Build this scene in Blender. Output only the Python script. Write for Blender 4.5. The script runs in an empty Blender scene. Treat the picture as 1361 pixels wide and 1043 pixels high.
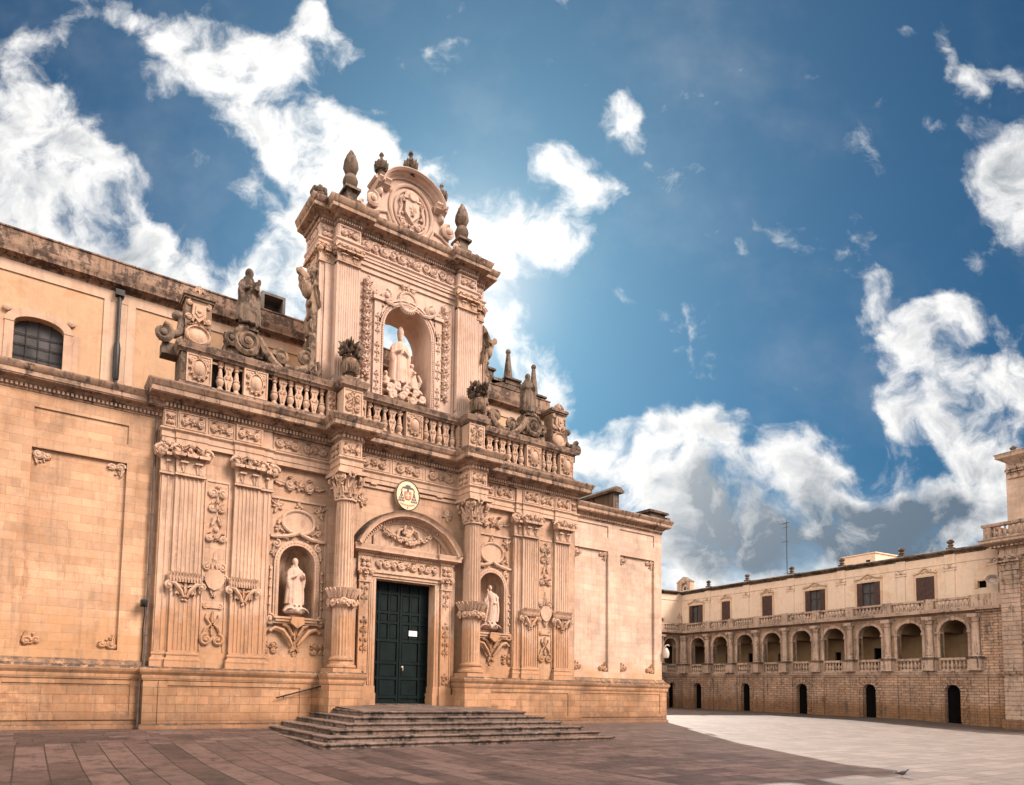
import bpy, bmesh, math, random
from mathutils import Vector, Matrix
PI = math.pi
R = math.radians
S = bpy.context.scene
COL = S.collection

# ---------------------------------------------------------------- camera
cam = bpy.data.cameras.new("camera")
cam.sensor_fit = 'HORIZONTAL'
cam.sensor_width = 36.0
cam.lens = 853.91 / 1361 * 36.0
cam.shift_x = (680.5 - 536.79) / 1361
cam.shift_y = (852.0 - 521.5) / 1361
cam.clip_start = 0.1
cam.clip_end = 2000
co = bpy.data.objects.new("camera", cam)
COL.objects.link(co)
yaw, pitch, roll = 0.5299, 0.0686, 0.0239
rv = Vector((math.cos(yaw), -math.sin(yaw), 0))
fv = Vector((math.sin(yaw) * math.cos(pitch), math.cos(yaw) * math.cos(pitch), math.sin(pitch)))
uv = rv.cross(fv)
r2 = math.cos(roll) * rv + math.sin(roll) * uv
u2 = -math.sin(roll) * rv + math.cos(roll) * uv
co.matrix_world = Matrix(((r2.x, u2.x, -fv.x, -12.8953), (r2.y, u2.y, -fv.y, -21.9907),
                          (r2.z, u2.z, -fv.z, 1.6), (0, 0, 0, 1)))
S.camera = co

# ---------------------------------------------------------------- exposure
S.view_settings.view_transform = 'Standard'
S.view_settings.look = 'None'
S.view_settings.gamma = 1.0
S.view_settings.exposure = 1.1
try:
    S.view_settings.use_curve_mapping = False
except Exception:
    pass

# ---------------------------------------------------------------- sun
SUN = Vector((0.576, 0.817, 0.639)).normalized()
sl = bpy.data.lights.new("sun", 'SUN')
sl.energy = 5.0
sl.angle = R(0.55)
sl.color = (1.0, 0.93, 0.82)
so = bpy.data.objects.new("sun", sl)
COL.objects.link(so)
so.rotation_euler = SUN.to_track_quat('Z', 'Y').to_euler()
so.location = (60, 80, 70)

# ---------------------------------------------------------------- world: sky and clouds
W = bpy.data.worlds.new("World")
S.world = W
W.use_nodes = True
wt = W.node_tree
wt.nodes.clear()


class NT:
    """small node helper"""
    def __init__(s, t): s.t = t
    def n(s, kind, **k):
        x = s.t.nodes.new(kind)
        for a, b in k.items(): setattr(x, a, b)
        return x
    def put(s, sock, v):
        if isinstance(v, bpy.types.NodeSocket): s.t.links.new(v, sock)
        elif v is not None: sock.default_value = v
    def m(s, op, a, b=None, c=None, clamp=False):
        x = s.n('ShaderNodeMath', operation=op, use_clamp=clamp)
        for i, v in enumerate((a, b, c)):
            if v is not None: s.put(x.inputs[i], v)
        return x.outputs[0]
    def vm(s, op, a, b=None):
        x = s.n('ShaderNodeVectorMath', operation=op)
        s.put(x.inputs[0], a)
        if b is not None: s.put(x.inputs[1], b)
        return x.outputs['Value'] if op in ('DOT_PRODUCT', 'LENGTH') else x.outputs['Vector']
    def mix(s, f, a, b, blend='MIX'):
        x = s.n('ShaderNodeMix', data_type='RGBA', blend_type=blend)
        s.put(x.inputs['Factor'], f)
        s.put(x.inputs[6], a if isinstance(a, bpy.types.NodeSocket) else (*a, 1))
        s.put(x.inputs[7], b if isinstance(b, bpy.types.NodeSocket) else (*b, 1))
        return x.outputs[2]
    def ss(s, v, lo, hi, a=0.0, b=1.0):
        x = s.n('ShaderNodeMapRange', interpolation_type='SMOOTHSTEP')
        s.put(x.inputs['Value'], v)
        x.inputs['From Min'].default_value = lo; x.inputs['From Max'].default_value = hi
        x.inputs['To Min'].default_value = a; x.inputs['To Max'].default_value = b
        return x.outputs[0]
    def noise(s, vec, scale, detail=4, rough=0.55, dist=0.0):
        x = s.n('ShaderNodeTexNoise')
        s.put(x.inputs['Vector'], vec)
        x.inputs['Scale'].default_value = scale; x.inputs['Detail'].default_value = detail
        x.inputs['Roughness'].default_value = rough; x.inputs['Distortion'].default_value = dist
        return x.outputs[0]
    def comb(s, a, b, c):
        x = s.n('ShaderNodeCombineXYZ')
        for i, v in enumerate((a, b, c)): s.put(x.inputs[i], v)
        return x.outputs[0]
    def sep(s, v):
        x = s.n('ShaderNodeSeparateXYZ'); s.put(x.inputs[0], v)
        return x.outputs
    def mapp(s, v, loc=(0, 0, 0), rot=(0, 0, 0), sc=(1, 1, 1), kind='POINT'):
        x = s.n('ShaderNodeMapping', vector_type=kind)
        s.put(x.inputs[0], v)
        x.inputs['Location'].default_value = loc; x.inputs['Rotation'].default_value = rot; x.inputs['Scale'].default_value = sc
        return x.outputs[0]


# cloud masses on the sky: tangent-of-bearing, tangent-of-height (bearing measured from 30 deg east of the church axis), radii, tilt, weight
CLOUDS = [(-0.020,0.550,0.080,0.080,0,1.20),(-0.648,0.981,0.088,0.176,35,1.10),(-0.607,0.824,0.176,0.129,-35,1.30),(-0.516,0.749,0.223,0.100,-38,1.30),(-0.470,0.685,0.140,0.070,-38,1.05),(-0.648,0.694,0.164,0.141,0,1.00),(-0.390,0.635,0.085,0.050,-35,0.85),(-0.485,1.092,0.053,0.030,-20,0.75),(-0.401,1.034,0.088,0.070,-20,1.00),(-0.310,1.062,0.120,0.080,-30,1.15),(-0.262,0.968,0.165,0.085,-40,1.30),(-0.190,0.926,0.164,0.088,-40,1.35),(-0.139,0.855,0.117,0.082,-30,1.20),(-0.250,0.806,0.080,0.040,-45,0.65),(-0.210,0.725,0.070,0.060,20,0.75),(-0.260,0.652,0.105,0.082,0,1.10),(-0.186,0.629,0.105,0.082,0,1.20),(-0.105,0.759,0.152,0.129,0,1.00),(-0.165,1.107,0.070,0.035,-50,0.80),(-0.107,1.041,0.053,0.045,50,0.75),(-0.183,1.073,0.059,0.059,0,0.60),(0.012,0.762,0.152,0.129,0,0.80),(0.100,0.662,0.070,0.110,0,1.00),(0.208,0.752,0.095,0.105,-25,1.30),(0.265,0.840,0.085,0.052,-25,1.15),(0.183,0.870,0.047,0.035,0,0.60),(0.160,0.560,0.050,0.115,0,0.80),(0.229,0.501,0.070,0.070,0,0.65),(0.200,1.043,0.049,0.049,30,0.80),(0.263,0.994,0.033,0.021,0,0.55),(0.344,0.940,0.047,0.064,10,0.80),(0.406,0.869,0.082,0.035,-15,0.45),(0.242,0.445,0.047,0.070,0,0.50),(0.998,0.820,0.075,0.150,15,0.88),(1.025,0.904,0.070,0.065,40,0.60),(0.914,1.027,0.040,0.125,20,0.66),(0.881,0.940,0.053,0.045,0,0.68),(0.988,1.023,0.070,0.070,45,0.55),(0.952,0.747,0.070,0.070,0,0.60),(0.850,0.623,0.041,0.035,0,0.70),(0.811,0.546,0.088,0.141,32,1.15),(0.880,0.605,0.070,0.047,0,0.95),(0.766,0.452,0.059,0.082,0,0.90),(0.911,0.462,0.129,0.088,10,1.20),(0.967,0.513,0.082,0.059,20,1.20),(0.944,0.382,0.094,0.105,0,1.10),(0.404,0.406,0.129,0.059,8,1.15),(0.368,0.344,0.223,0.094,-8,1.35),(0.500,0.335,0.117,0.082,-10,1.20),(0.332,0.392,0.082,0.047,0,0.90),(0.546,0.251,0.129,0.094,0,1.20),(0.625,0.350,0.088,0.082,20,1.00),(0.716,0.372,0.110,0.028,5,0.72),(0.549,0.434,0.047,0.033,-60,0.55),(0.645,0.418,0.070,0.029,0,0.45),(0.767,0.281,0.176,0.088,5,1.30),(0.665,0.230,0.223,0.082,0,1.20),(0.868,0.283,0.105,0.070,0,1.00),(0.427,0.188,0.187,0.105,0,1.10),(0.842,0.198,0.234,0.082,0,1.10)]
GREYS = [(0.523,0.263,0.129,0.088,0,1.00),(0.546,0.221,0.141,0.053,0,0.90),(0.773,0.263,0.152,0.064,5,1.00),(0.476,0.334,0.105,0.047,-10,0.50),(0.700,0.225,0.176,0.041,0,0.60),(0.392,0.418,0.053,0.029,0,0.45),(0.654,0.278,0.070,0.059,0,0.50),(0.804,0.306,0.105,0.053,5,0.50),(-0.565,0.747,0.152,0.047,-35,0.35),(-0.426,0.674,0.129,0.041,-38,0.35),(0.839,0.478,0.082,0.047,20,0.40),(-0.278,0.951,0.094,0.035,-35,0.20),(-0.592,0.581,0.176,0.070,0,0.30)]


def build_world():
    N = NT(wt)
    D = N.n('ShaderNodeTexCoord').outputs['Generated']
    sky = N.n('ShaderNodeTexSky', sky_type='NISHITA')
    sky.sun_disc = False
    sky.sun_elevation = math.asin(SUN.z)
    sky.sun_rotation = math.atan2(SUN.x, SUN.y)
    sky.altitude = 50
    sky.air_density = 1.0; sky.dust_density = 0.7; sky.ozone_density = 2.5
    AHEAD, ALONG = (0.5054, 0.8629, 0.0), (0.8629, -0.5054, 0.0)
    k = N.vm('DOT_PRODUCT', D, AHEAD)
    kk = N.m('MAXIMUM', k, 0.05)
    a = N.m('DIVIDE', N.vm('DOT_PRODUCT', D, ALONG), kk)
    b = N.m('DIVIDE', N.sep(D)[2], kk)
    P = N.comb(a, b, 0.0)
    # wispy domain warp, then fbm; density is looked up twice, the second time a little nearer the sun, to shade the cloud
    def blobs(L, vec, grow):
        acc = None
        for (x, y, rx, ry, rot, st) in L:
            g = N.n('ShaderNodeTexGradient', gradient_type='SPHERICAL')
            N.put(g.inputs[0], N.mapp(vec, (x, y, 0), (0, 0, R(rot)), (rx * grow, ry * grow, 1), 'TEXTURE'))
            acc = N.m('MULTIPLY_ADD', g.outputs['Fac'], st, acc if acc is not None else 0.0)
        return acc
    w1 = N.n('ShaderNodeTexNoise'); N.put(w1.inputs['Vector'], P); w1.inputs['Scale'].default_value = 6.0; w1.inputs['Detail'].default_value = 6
    w1.inputs['Roughness'].default_value = 0.52
    wv = N.vm('SUBTRACT', w1.outputs['Color'], (0.5, 0.5, 0.5))
    PW = N.vm('ADD', P, N.vm('MULTIPLY', wv, (0.13, 0.13, 0.0)))
    cov = N.m('MINIMUM', blobs(CLOUDS, PW, 1.20), 1.05)
    gre = N.m('MULTIPLY', blobs(GREYS, PW, 1.25), 1.25)
    def fbm(vec):
        f1 = N.noise(vec, 7.5, 9, 0.60, 0.0)
        return N.m('MULTIPLY', N.m('SUBTRACT', f1, 0.5), 3.6)
    fa = fbm(PW)
    to_sun = N.vm('SUBTRACT', (0.085, 0.642, 0.0), PW)
    fb_ = fbm(N.vm('ADD', PW, N.vm('MULTIPLY', N.vm('NORMALIZE', to_sun), (0.022, 0.022, 0.0))))
    dens = N.m('ADD', N.m('MULTIPLY', cov, 1.0), fa)
    mask = N.ss(dens, 0.32, 1.15)
    veil = N.m('MULTIPLY', N.ss(N.noise(P, 3.0, 5, 0.6), 0.45, 0.8), 0.10)
    mask = N.m('MAXIMUM', mask, veil)
    # angle to the sun
    cs = N.vm('DOT_PRODUCT', D, tuple(SUN))
    glow = N.m('POWER', N.m('MAXIMUM', cs, 0.0), 260.0)
    glow2 = N.m('POWER', N.m('MAXIMUM', cs, 0.0), 14.0)
    # cloud colour: white where thin or facing the sun, grey where thick
    thick = N.ss(dens, 0.7, 1.9)
    slope = N.m('MULTIPLY', N.m('SUBTRACT', fb_, fa), 1.1)
    dark = N.m('ADD', N.m('MULTIPLY', thick, 0.42), slope)
    dark = N.m('ADD', dark, N.m('MULTIPLY', N.ss(N.m('ADD', gre, N.m('MULTIPLY', fa, 0.75)), 0.0, 1.0), 0.90), clamp=True)
    lit = N.mix(dark, CL_W, CL_G)
    lit = N.mix(N.m('MULTIPLY', glow2, 0.75), lit, (1.5, 1.47, 1.4))
    # blue sky: the Nishita sky, deepened away from the sun
    blue = N.mix(1.0, sky.outputs[0], SKY_TINT, 'MULTIPLY')
    away = N.m('SUBTRACT', 1.0, N.m('MULTIPLY', N.ss(cs, 0.98, 0.55), 0.40))
    blue = N.vm('SCALE', blue, None); sc = blue.node; N.put(sc.inputs['Scale'], N.m('MULTIPLY', away, SKY_STR))
    blue = N.mix(N.m('MULTIPLY', glow, 0.9), blue, (1.0, 1.0, 1.0))
    blue = N.mix(N.m('MULTIPLY', glow2, 0.16), blue, (0.62, 0.85, 1.08))
    blue = N.mix(N.ss(b, 0.34, 0.02, 0.0, 0.75), blue, (0.80, 0.86, 0.92))
    front = N.mix(mask, blue, lit)
    # unseen sky behind the viewer: broken cloud, plus two added lobes of fill light
    cb = N.noise(D, 2.2, 6, 0.6, 0.4)
    back = N.mix(N.ss(cb, 0.40, 0.62), BACK_A, BACK_B)
    lobe = N.m('POWER', N.m('MAXIMUM', N.vm('DOT_PRODUCT', D, tuple(Vector(FILL_DIR).normalized())), 0.0), 48.0)
    lobe2 = N.m('POWER', N.m('MAXIMUM', N.vm('DOT_PRODUCT', D, tuple(Vector(FILL_DIR2).normalized())), 0.0), 6.0)
    back = N.mix(lobe, N.mix(lobe2, back, BACK_D), BACK_C)
    col = N.mix(N.ss(k, 0.22, -0.15), front, back)
    bg = N.n('ShaderNodeBackground')
    N.put(bg.inputs['Color'], col)
    bg.inputs['Strength'].default_value = 0.47
    o = N.n('ShaderNodeOutputWorld')
    wt.links.new(bg.outputs[0], o.inputs[0])


SKY_TINT = (0.37, 0.95, 1.27)
SKY_STR = 0.041
CL_W = (0.98, 0.97, 0.96)
CL_G = (0.115, 0.175, 0.245)
BACK_A = (0.28, 0.34, 0.42)
BACK_B = (0.95, 0.97, 0.97)
BACK_C = (79.0, 67.5, 60.5)
FILL_DIR2 = (-0.93, -0.25, 0.28)  # added low fill light for the palace front and left-facing sides
BACK_D = (6.6, 6.0, 5.4)
FILL_DIR = (0.45, -0.64, 0.66)          # added fill light on the shaded church front, high up behind the viewer
build_world()
W.cycles.sampling_method = 'MANUAL'
W.cycles.sample_map_resolution = 512

# ---------------------------------------------------------------- materials
MATS = {}


def new_mat(name):
    m = bpy.data.materials.new(name); m.use_nodes = True
    t = m.node_tree; t.nodes.clear()
    N = NT(t)
    b = N.n('ShaderNodeBsdfPrincipled'); o = N.n('ShaderNodeOutputMaterial')
    t.links.new(b.outputs[0], o.inputs[0])
    MATS[name] = m
    return N, b


def bump(N, b, h, strength, dist):
    x = N.n('ShaderNodeBump'); x.inputs['Strength'].default_value = strength; x.inputs['Distance'].default_value = dist
    N.put(x.inputs['Height'], h); N.put(b.inputs['Normal'], x.outputs[0])


def brick(N, vec, w, h, mortar, c1, c2, cm, bias=0.0, off=0.5):
    x = N.n('ShaderNodeTexBrick'); N.put(x.inputs['Vector'], vec)
    x.offset = off
    x.inputs['Color1'].default_value = (*c1, 1); x.inputs['Color2'].default_value = (*c2, 1); x.inputs['Mortar'].default_value = (*cm, 1)
    x.inputs['Scale'].default_value = 1.0; x.inputs['Mortar Size'].default_value = mortar; x.inputs['Mortar Smooth'].default_value = 0.3
    x.inputs['Bias'].default_value = bias; x.inputs['Brick Width'].default_value = w; x.inputs['Row Height'].default_value = h
    return x


def stone(name, col, joint=None, var=0.25, grime=0.3, gtop=0.35, gcol=(0.05, 0.042, 0.036), damp=None, rough=0.9, bstr=0.5, streak=0.25, fine=0.012, blockvar=0.25, speck=0.2, jcol=(0.62, 0.56, 0.5)):
    """weathered limestone. joint=(length, height, mortar width) for visible courses; grime = how much black lichen; damp = (height, colour)"""
    K = 0.68            # limestone albedo
    col = tuple(c * K for c in col); gcol = tuple(c * .85 for c in gcol)
    if damp: damp = (damp[0], tuple(c * K for c in damp[1]), damp[2])
    N, b = new_mat(name)
    pos = N.n('ShaderNodeNewGeometry')
    P = pos.outputs['Position']; nz = N.sep(pos.outputs['True Normal'])[2]
    ob = N.n('ShaderNodeTexCoord').outputs['Object']
    big = N.noise(P, 0.55, 5, 0.6)
    mid = N.noise(P, 3.2, 6, 0.65)
    sm = N.noise(P, 22.0, 4, 0.6)
    lo = tuple(c * (1 - var) for c in col); hi = tuple(min(1, c * (1 + var * 0.7)) for c in col)
    c = N.mix(N.ss(big, 0.32, 0.68), lo, hi)
    c = N.mix(N.m('MULTIPLY', N.ss(mid, 0.42, 0.66), 0.45), c, tuple(x * y for x, y in zip(col, (1.12, 1.10, 1.08))))
    c = N.mix(N.m('MULTIPLY', N.ss(N.noise(P, 1.4, 6, 0.7), 0.52, 0.72), 0.45), c, tuple(x * y for x, y in zip(col, (0.86, 0.66, 0.49))))
    c = N.mix(N.m('MULTIPLY', N.ss(N.noise(P, 0.75, 7, 0.7, 0.6), 0.54, 0.64), 0.38), c, tuple(x * y for x, y in zip(col, (0.74, 0.60, 0.47))))
    c = N.mix(N.m('MULTIPLY', N.ss(sm, 0.56, 0.74), speck), c, tuple(x * 0.45 for x in col))
    h = N.m('ADD', N.m('MULTIPLY', mid, 0.4), N.m('MULTIPLY', sm, 0.35))
    if joint:
        s = N.sep(ob)
        wv = N.comb(N.m('ADD', s[0], N.m('MULTIPLY', s[1], 1.0)), s[2], 0.0)
        wob = N.n('ShaderNodeTexNoise'); N.put(wob.inputs['Vector'], P); wob.inputs['Scale'].default_value = 2.0
        wv = N.vm('ADD', wv, N.vm('MULTIPLY', N.vm('SUBTRACT', wob.outputs['Color'], (0.5, 0.5, 0.5)), (0.05, 0.025, 0)))
        bk = brick(N, wv, joint[0], joint[1], joint[2], (1 - blockvar,) * 3, (1.0 + blockvar * 0.35,) * 3, jcol, 0.0)
        c = N.mix(0.9, c, bk.outputs['Color'], 'MULTIPLY')
        bk2 = brick(N, N.vm('ADD', wv, (7.3 * joint[0], 8 * joint[1], 0)), joint[0], joint[1], 0.0, (0, 0, 0), (1, 1, 1), (0, 0, 0), -0.62)
        c = N.mix(N.m('MULTIPLY', bk2.outputs['Color'], 0.55), c, tuple(x * y for x, y in zip(col, (0.92, 0.70, 0.50))))
        h = N.m('ADD', h, N.m('MULTIPLY', N.m('SUBTRACT', 1.0, bk.outputs['Fac']), 0.8))
    if damp:
        z = N.sep(P)[2]
        d = N.m('SUBTRACT', damp[0], N.m('SUBTRACT', z, N.m('MULTIPLY', N.m('SUBTRACT', N.noise(P, 0.8, 6, 0.65), 0.5), damp[0] * 1.6)))
        c = N.mix(N.m('MULTIPLY', N.ss(d, -0.4, 0.9), damp[2]), c, damp[1])
    # rain streaks and lichen
    sv = N.mapp(P, (0, 0, 0), (0, 0, 0), (5.5, 5.5, 0.5))
    st = N.noise(sv, 1.0, 5, 0.65)
    g = N.m('ADD', N.m('MULTIPLY', N.ss(N.noise(P, 1.1, 8, 0.74), 0.44, 0.60), grime * 1.25), N.m('MULTIPLY', N.ss(st, 0.47, 0.66), streak * 1.3))
    g = N.m('ADD', g, N.m('MULTIPLY', N.ss(nz, 0.25, 0.85), gtop))
    g = N.m('MULTIPLY', g, N.ss(N.noise(P, 5.0, 6, 0.75), 0.34, 0.52), clamp=True)
    c = N.mix(g, c, gcol)
    N.put(b.inputs['Base Color'], c)
    b.inputs['Roughness'].default_value = rough
    b.inputs['Specular IOR Level'].default_value = 0.2
    bump(N, b, h, bstr, fine)
    return MATS[name]


def plain(name, col, rough=0.6, metal=0.0, var=0.15, scale=4.0, bstr=0.0, spec=0.4, col2=None):
    N, b = new_mat(name)
    P = N.n('ShaderNodeNewGeometry').outputs['Position']
    n1 = N.noise(P, scale, 5, 0.6)
    c = N.mix(N.ss(n1, 0.3, 0.7), tuple(x * (1 - var) for x in col), col2 or tuple(min(1, x * (1 + var)) for x in col))
    N.put(b.inputs['Base Color'], c)
    b.inputs['Roughness'].default_value = rough; b.inputs['Metallic'].default_value = metal
    b.inputs['Specular IOR Level'].default_value = spec
    if bstr: bump(N, b, N.noise(P, scale * 8, 4, 0.6), bstr, 0.01)
    return MATS[name]


stone('carved_stone', (0.620, 0.403, 0.281), var=0.24, grime=0.16, gtop=0.30, streak=0.22, speck=0.25, damp=(4.2, (0.47, 0.235, 0.110), 0.75))
stone('pale_carved_stone', (0.640, 0.444, 0.343), var=0.14, grime=0.07, gtop=0.12, streak=0.10, speck=0.14)
stone('shaded_niche_stone', (0.54, 0.345, 0.225), var=0.28, grime=0.25, gtop=0.2, streak=0.35, speck=0.25)  # browner than the carving: recess shade and dirt both put into the colour
stone('facade_stone', (0.600, 0.380, 0.254), joint=(0.95, 0.36, 0.006), jcol=(0.68, 0.60, 0.53), var=0.28, grime=0.14, gtop=0.3, streak=0.22, blockvar=0.16, damp=(3.4, (0.47, 0.25, 0.12), 0.6))
stone('wing_stone', (0.600, 0.365, 0.224), joint=(0.72, 0.27, 0.006), jcol=(0.72, 0.64, 0.57), var=0.30, grime=0.12, gtop=0.3, streak=0.16, blockvar=0.20, speck=0.30, damp=(3.6, (0.50, 0.26, 0.115), 0.55))
stone('wing_stone_pale', (0.660, 0.468, 0.353), joint=(0.72, 0.27, 0.005), jcol=(0.78, 0.71, 0.65), var=0.24, grime=0.09, gtop=0.3, streak=0.14, blockvar=0.15, speck=0.28, damp=(2.9, (0.52, 0.29, 0.14), 0.6))
stone('plinth_stone', (0.50, 0.275, 0.150), joint=(0.70, 0.27, 0.008), jcol=(0.62, 0.54, 0.46), var=0.42, grime=0.24, gtop=0.85, streak=0.18, damp=(0.55, (0.13, 0.060, 0.030), 0.85), blockvar=0.26, speck=0.45, bstr=0.9)
stone('cornice_stone', (0.460, 0.300, 0.207), var=0.28, grime=0.60, gtop=0.95, streak=0.60, gcol=(0.085, 0.056, 0.042))
stone('rail_stone', (0.350, 0.227, 0.158), var=0.3, grime=0.85, gtop=0.9, streak=0.65, gcol=(0.070, 0.046, 0.035))
stone('black_stone', (0.21, 0.148, 0.108), var=0.4, grime=0.85, gtop=0.7, streak=0.65, gcol=(0.050, 0.034, 0.024))
stone('shaded_soot_stone', (0.055, 0.040, 0.030), var=0.4, grime=0.8, gtop=0.2, streak=0.7, gcol=(0.018, 0.014, 0.012))  # near black: shade in the baluster gaps and soot put into the colour
stone('grey_stone', (0.33, 0.220, 0.150), var=0.4, grime=0.72, gtop=0.75, streak=0.60, gcol=(0.060, 0.040, 0.028))
stone('step_stone', (0.23, 0.160, 0.128), var=0.35, grime=0.75, gtop=-0.25, streak=0.55, gcol=(0.028, 0.021, 0.017), bstr=1.0, fine=0.02, speck=0.5, joint=(1.9, 3.0, 0.008), blockvar=0.25)
stone('palace_stone', (0.56, 0.365, 0.255), joint=(0.58, 0.19, 0.026), jcol=(0.46, 0.38, 0.32), var=0.30, grime=0.30, gtop=0.5, streak=0.40, blockvar=0.24, bstr=1.0, fine=0.03, damp=(1.4, (0.24, 0.115, 0.05), 0.85))
stone('palace_trim', (0.580, 0.400, 0.297), var=0.28, grime=0.32, gtop=0.8, streak=0.45)
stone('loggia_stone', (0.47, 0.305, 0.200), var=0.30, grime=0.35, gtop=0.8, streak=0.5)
stone('palace_carved', (0.72, 0.495, 0.335), var=0.15, grime=0.06, gtop=0.2, streak=0.10)
stone('plaster_yellow', (0.58, 0.365, 0.220), var=0.12, grime=0.04, gtop=0.2, streak=0.08, bstr=0.25, speck=0.06)
stone('plaster_band', (0.620, 0.424, 0.303), var=0.10, grime=0.06, gtop=0.2, streak=0.12, bstr=0.2, speck=0.05)
stone('plaster_cream', (0.820, 0.611, 0.459), var=0.07, grime=0.03, gtop=0.2, streak=0.06, bstr=0.2, speck=0.03)
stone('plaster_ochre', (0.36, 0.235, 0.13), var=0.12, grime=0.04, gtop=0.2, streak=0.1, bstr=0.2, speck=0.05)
plain('door_green', (0.0018, 0.0058, 0.0056), 0.55, spec=0.10, var=0.35, scale=3.0, bstr=0.15)
plain('shutter_brown', (0.050, 0.022, 0.016), 0.55, var=0.3, scale=5)
plain('dark_room', (0.003, 0.0025, 0.0025), 0.95, spec=0.05, var=0.2)
plain('window_glass', (0.045, 0.040, 0.038), 0.35, var=0.5, scale=1.5, spec=0.25)
plain('curtain', (0.055, 0.052, 0.050), 0.9, var=0.2, scale=3)
plain('black_metal', (0.018, 0.017, 0.016), 0.5, metal=0.4, var=0.3)
plain('rust_pipe', (0.060, 0.040, 0.032), 0.7, var=0.4, scale=3)
plain('paper_white', (0.58, 0.55, 0.50), 0.8, var=0.03)
plain('enamel_cream', (0.50, 0.355, 0.22), 0.5, var=0.05)
plain('enamel_black', (0.015, 0.014, 0.014), 0.5, var=0.1)
plain('enamel_red', (0.55, 0.11, 0.035), 0.5, var=0.2, scale=20)
plain('enamel_white', (0.75, 0.72, 0.66), 0.5, var=0.05)
plain('horn_grey', (0.26, 0.20, 0.165), 0.6, var=0.15)
plain('lamp_white', (0.42, 0.34, 0.28), 0.5, var=0.1)
plain('roof_dark', (0.10, 0.085, 0.075), 0.9, var=0.3, scale=2)
plain('pigeon_grey', (0.028, 0.026, 0.028), 0.6, var=0.4, scale=30)
plain('pigeon_white', (0.35, 0.33, 0.32), 0.7, var=0.2, scale=30)
plain('pigeon_leg', (0.30, 0.08, 0.06), 0.6)


def pavement():
    N, b = new_mat('paving')
    P = N.n('ShaderNodeNewGeometry').outputs['Position']
    s = N.sep(P)
    wob = N.n('ShaderNodeTexNoise'); N.put(wob.inputs['Vector'], P); wob.inputs['Scale'].default_value = 0.7
    wv = N.vm('MULTIPLY', N.vm('SUBTRACT', wob.outputs['Color'], (0.5, 0.5, 0.5)), (0.022, 0.022, 0))
    va = N.vm('ADD', N.comb(s[1], s[0], 0.0), wv)      # long slabs running away from the church
    vb = N.vm('ADD', N.comb(s[0], s[1], 0.0), wv)      # rows along the church
    def slabs(v, w, h):
        k = brick(N, v, w, h, 0.017, (0, 0, 0), (1, 1, 1), (0.5, 0.5, 0.5), 0.0, 0.37)
        k.offset_frequency = 2; k.squash = 1.35; k.squash_frequency = 3
        return k
    ka, kb = slabs(va, 2.6, 0.62), slabs(vb, 1.15, 0.50)
    zone = N.m('MULTIPLY', N.ss(s[1], -3.0, -3.02), N.ss(s[0], -1.0, -1.02))
    tone = N.mix(zone, kb.outputs['Color'], ka.outputs['Color'])
    mort = N.m('ADD', N.m('MULTIPLY', N.m('SUBTRACT', 1.0, zone), kb.outputs['Fac']), N.m('MULTIPLY', zone, ka.outputs['Fac']))
    big = N.noise(P, 0.35, 6, 0.6); mid = N.noise(P, 2.6, 7, 0.7); sm = N.noise(P, 30, 4, 0.6)
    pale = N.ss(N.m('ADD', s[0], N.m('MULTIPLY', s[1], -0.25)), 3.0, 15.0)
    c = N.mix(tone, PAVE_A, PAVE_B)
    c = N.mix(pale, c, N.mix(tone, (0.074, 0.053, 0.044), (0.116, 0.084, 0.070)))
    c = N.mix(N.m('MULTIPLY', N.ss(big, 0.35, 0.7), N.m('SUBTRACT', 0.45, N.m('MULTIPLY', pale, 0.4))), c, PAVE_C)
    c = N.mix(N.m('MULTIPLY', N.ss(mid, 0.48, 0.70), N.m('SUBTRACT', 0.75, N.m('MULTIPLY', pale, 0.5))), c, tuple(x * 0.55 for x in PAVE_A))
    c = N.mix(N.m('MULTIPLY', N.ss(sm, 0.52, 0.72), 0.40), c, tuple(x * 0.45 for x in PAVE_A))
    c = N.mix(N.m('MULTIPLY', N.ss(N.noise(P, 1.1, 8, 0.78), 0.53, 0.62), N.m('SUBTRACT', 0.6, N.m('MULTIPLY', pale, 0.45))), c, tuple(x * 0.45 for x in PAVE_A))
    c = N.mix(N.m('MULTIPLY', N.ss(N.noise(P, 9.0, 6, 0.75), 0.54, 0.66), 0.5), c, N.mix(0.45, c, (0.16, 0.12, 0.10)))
    c = N.mix(N.m('MULTIPLY', mort, 0.92), c, (0.018, 0.013, 0.011))
    N.put(b.inputs['Base Color'], c)
    N.put(b.inputs['Roughness'], N.m('ADD', 0.50, N.m('MULTIPLY', mid, 0.35)))
    b.inputs['Specular IOR Level'].default_value = 0.3
    h = N.m('SUBTRACT', N.m('ADD', N.m('MULTIPLY', mid, 0.6), N.m('MULTIPLY', sm, 0.3)), mort)
    bump(N, b, h, 0.7, 0.02)


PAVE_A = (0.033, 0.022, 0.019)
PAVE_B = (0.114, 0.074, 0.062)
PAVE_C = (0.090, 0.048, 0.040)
pavement()
# ---------------------------------------------------------------- geometry helpers
class Fr:
    """local frame: a to the right, b up, c out of the wall"""
    def __init__(s, o=(0, 0, 0), x=(1, 0, 0), u=(0, 0, 1), n=(0, -1, 0)):
        s.o, s.x, s.u, s.n = Vector(o), Vector(x), Vector(u), Vector(n)
    def __call__(s, a, b, c=0.0): return s.o + s.x * a + s.u * b + s.n * c


def wall(y, x=0.0, z=0.0): return Fr((x, y, z))


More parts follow.
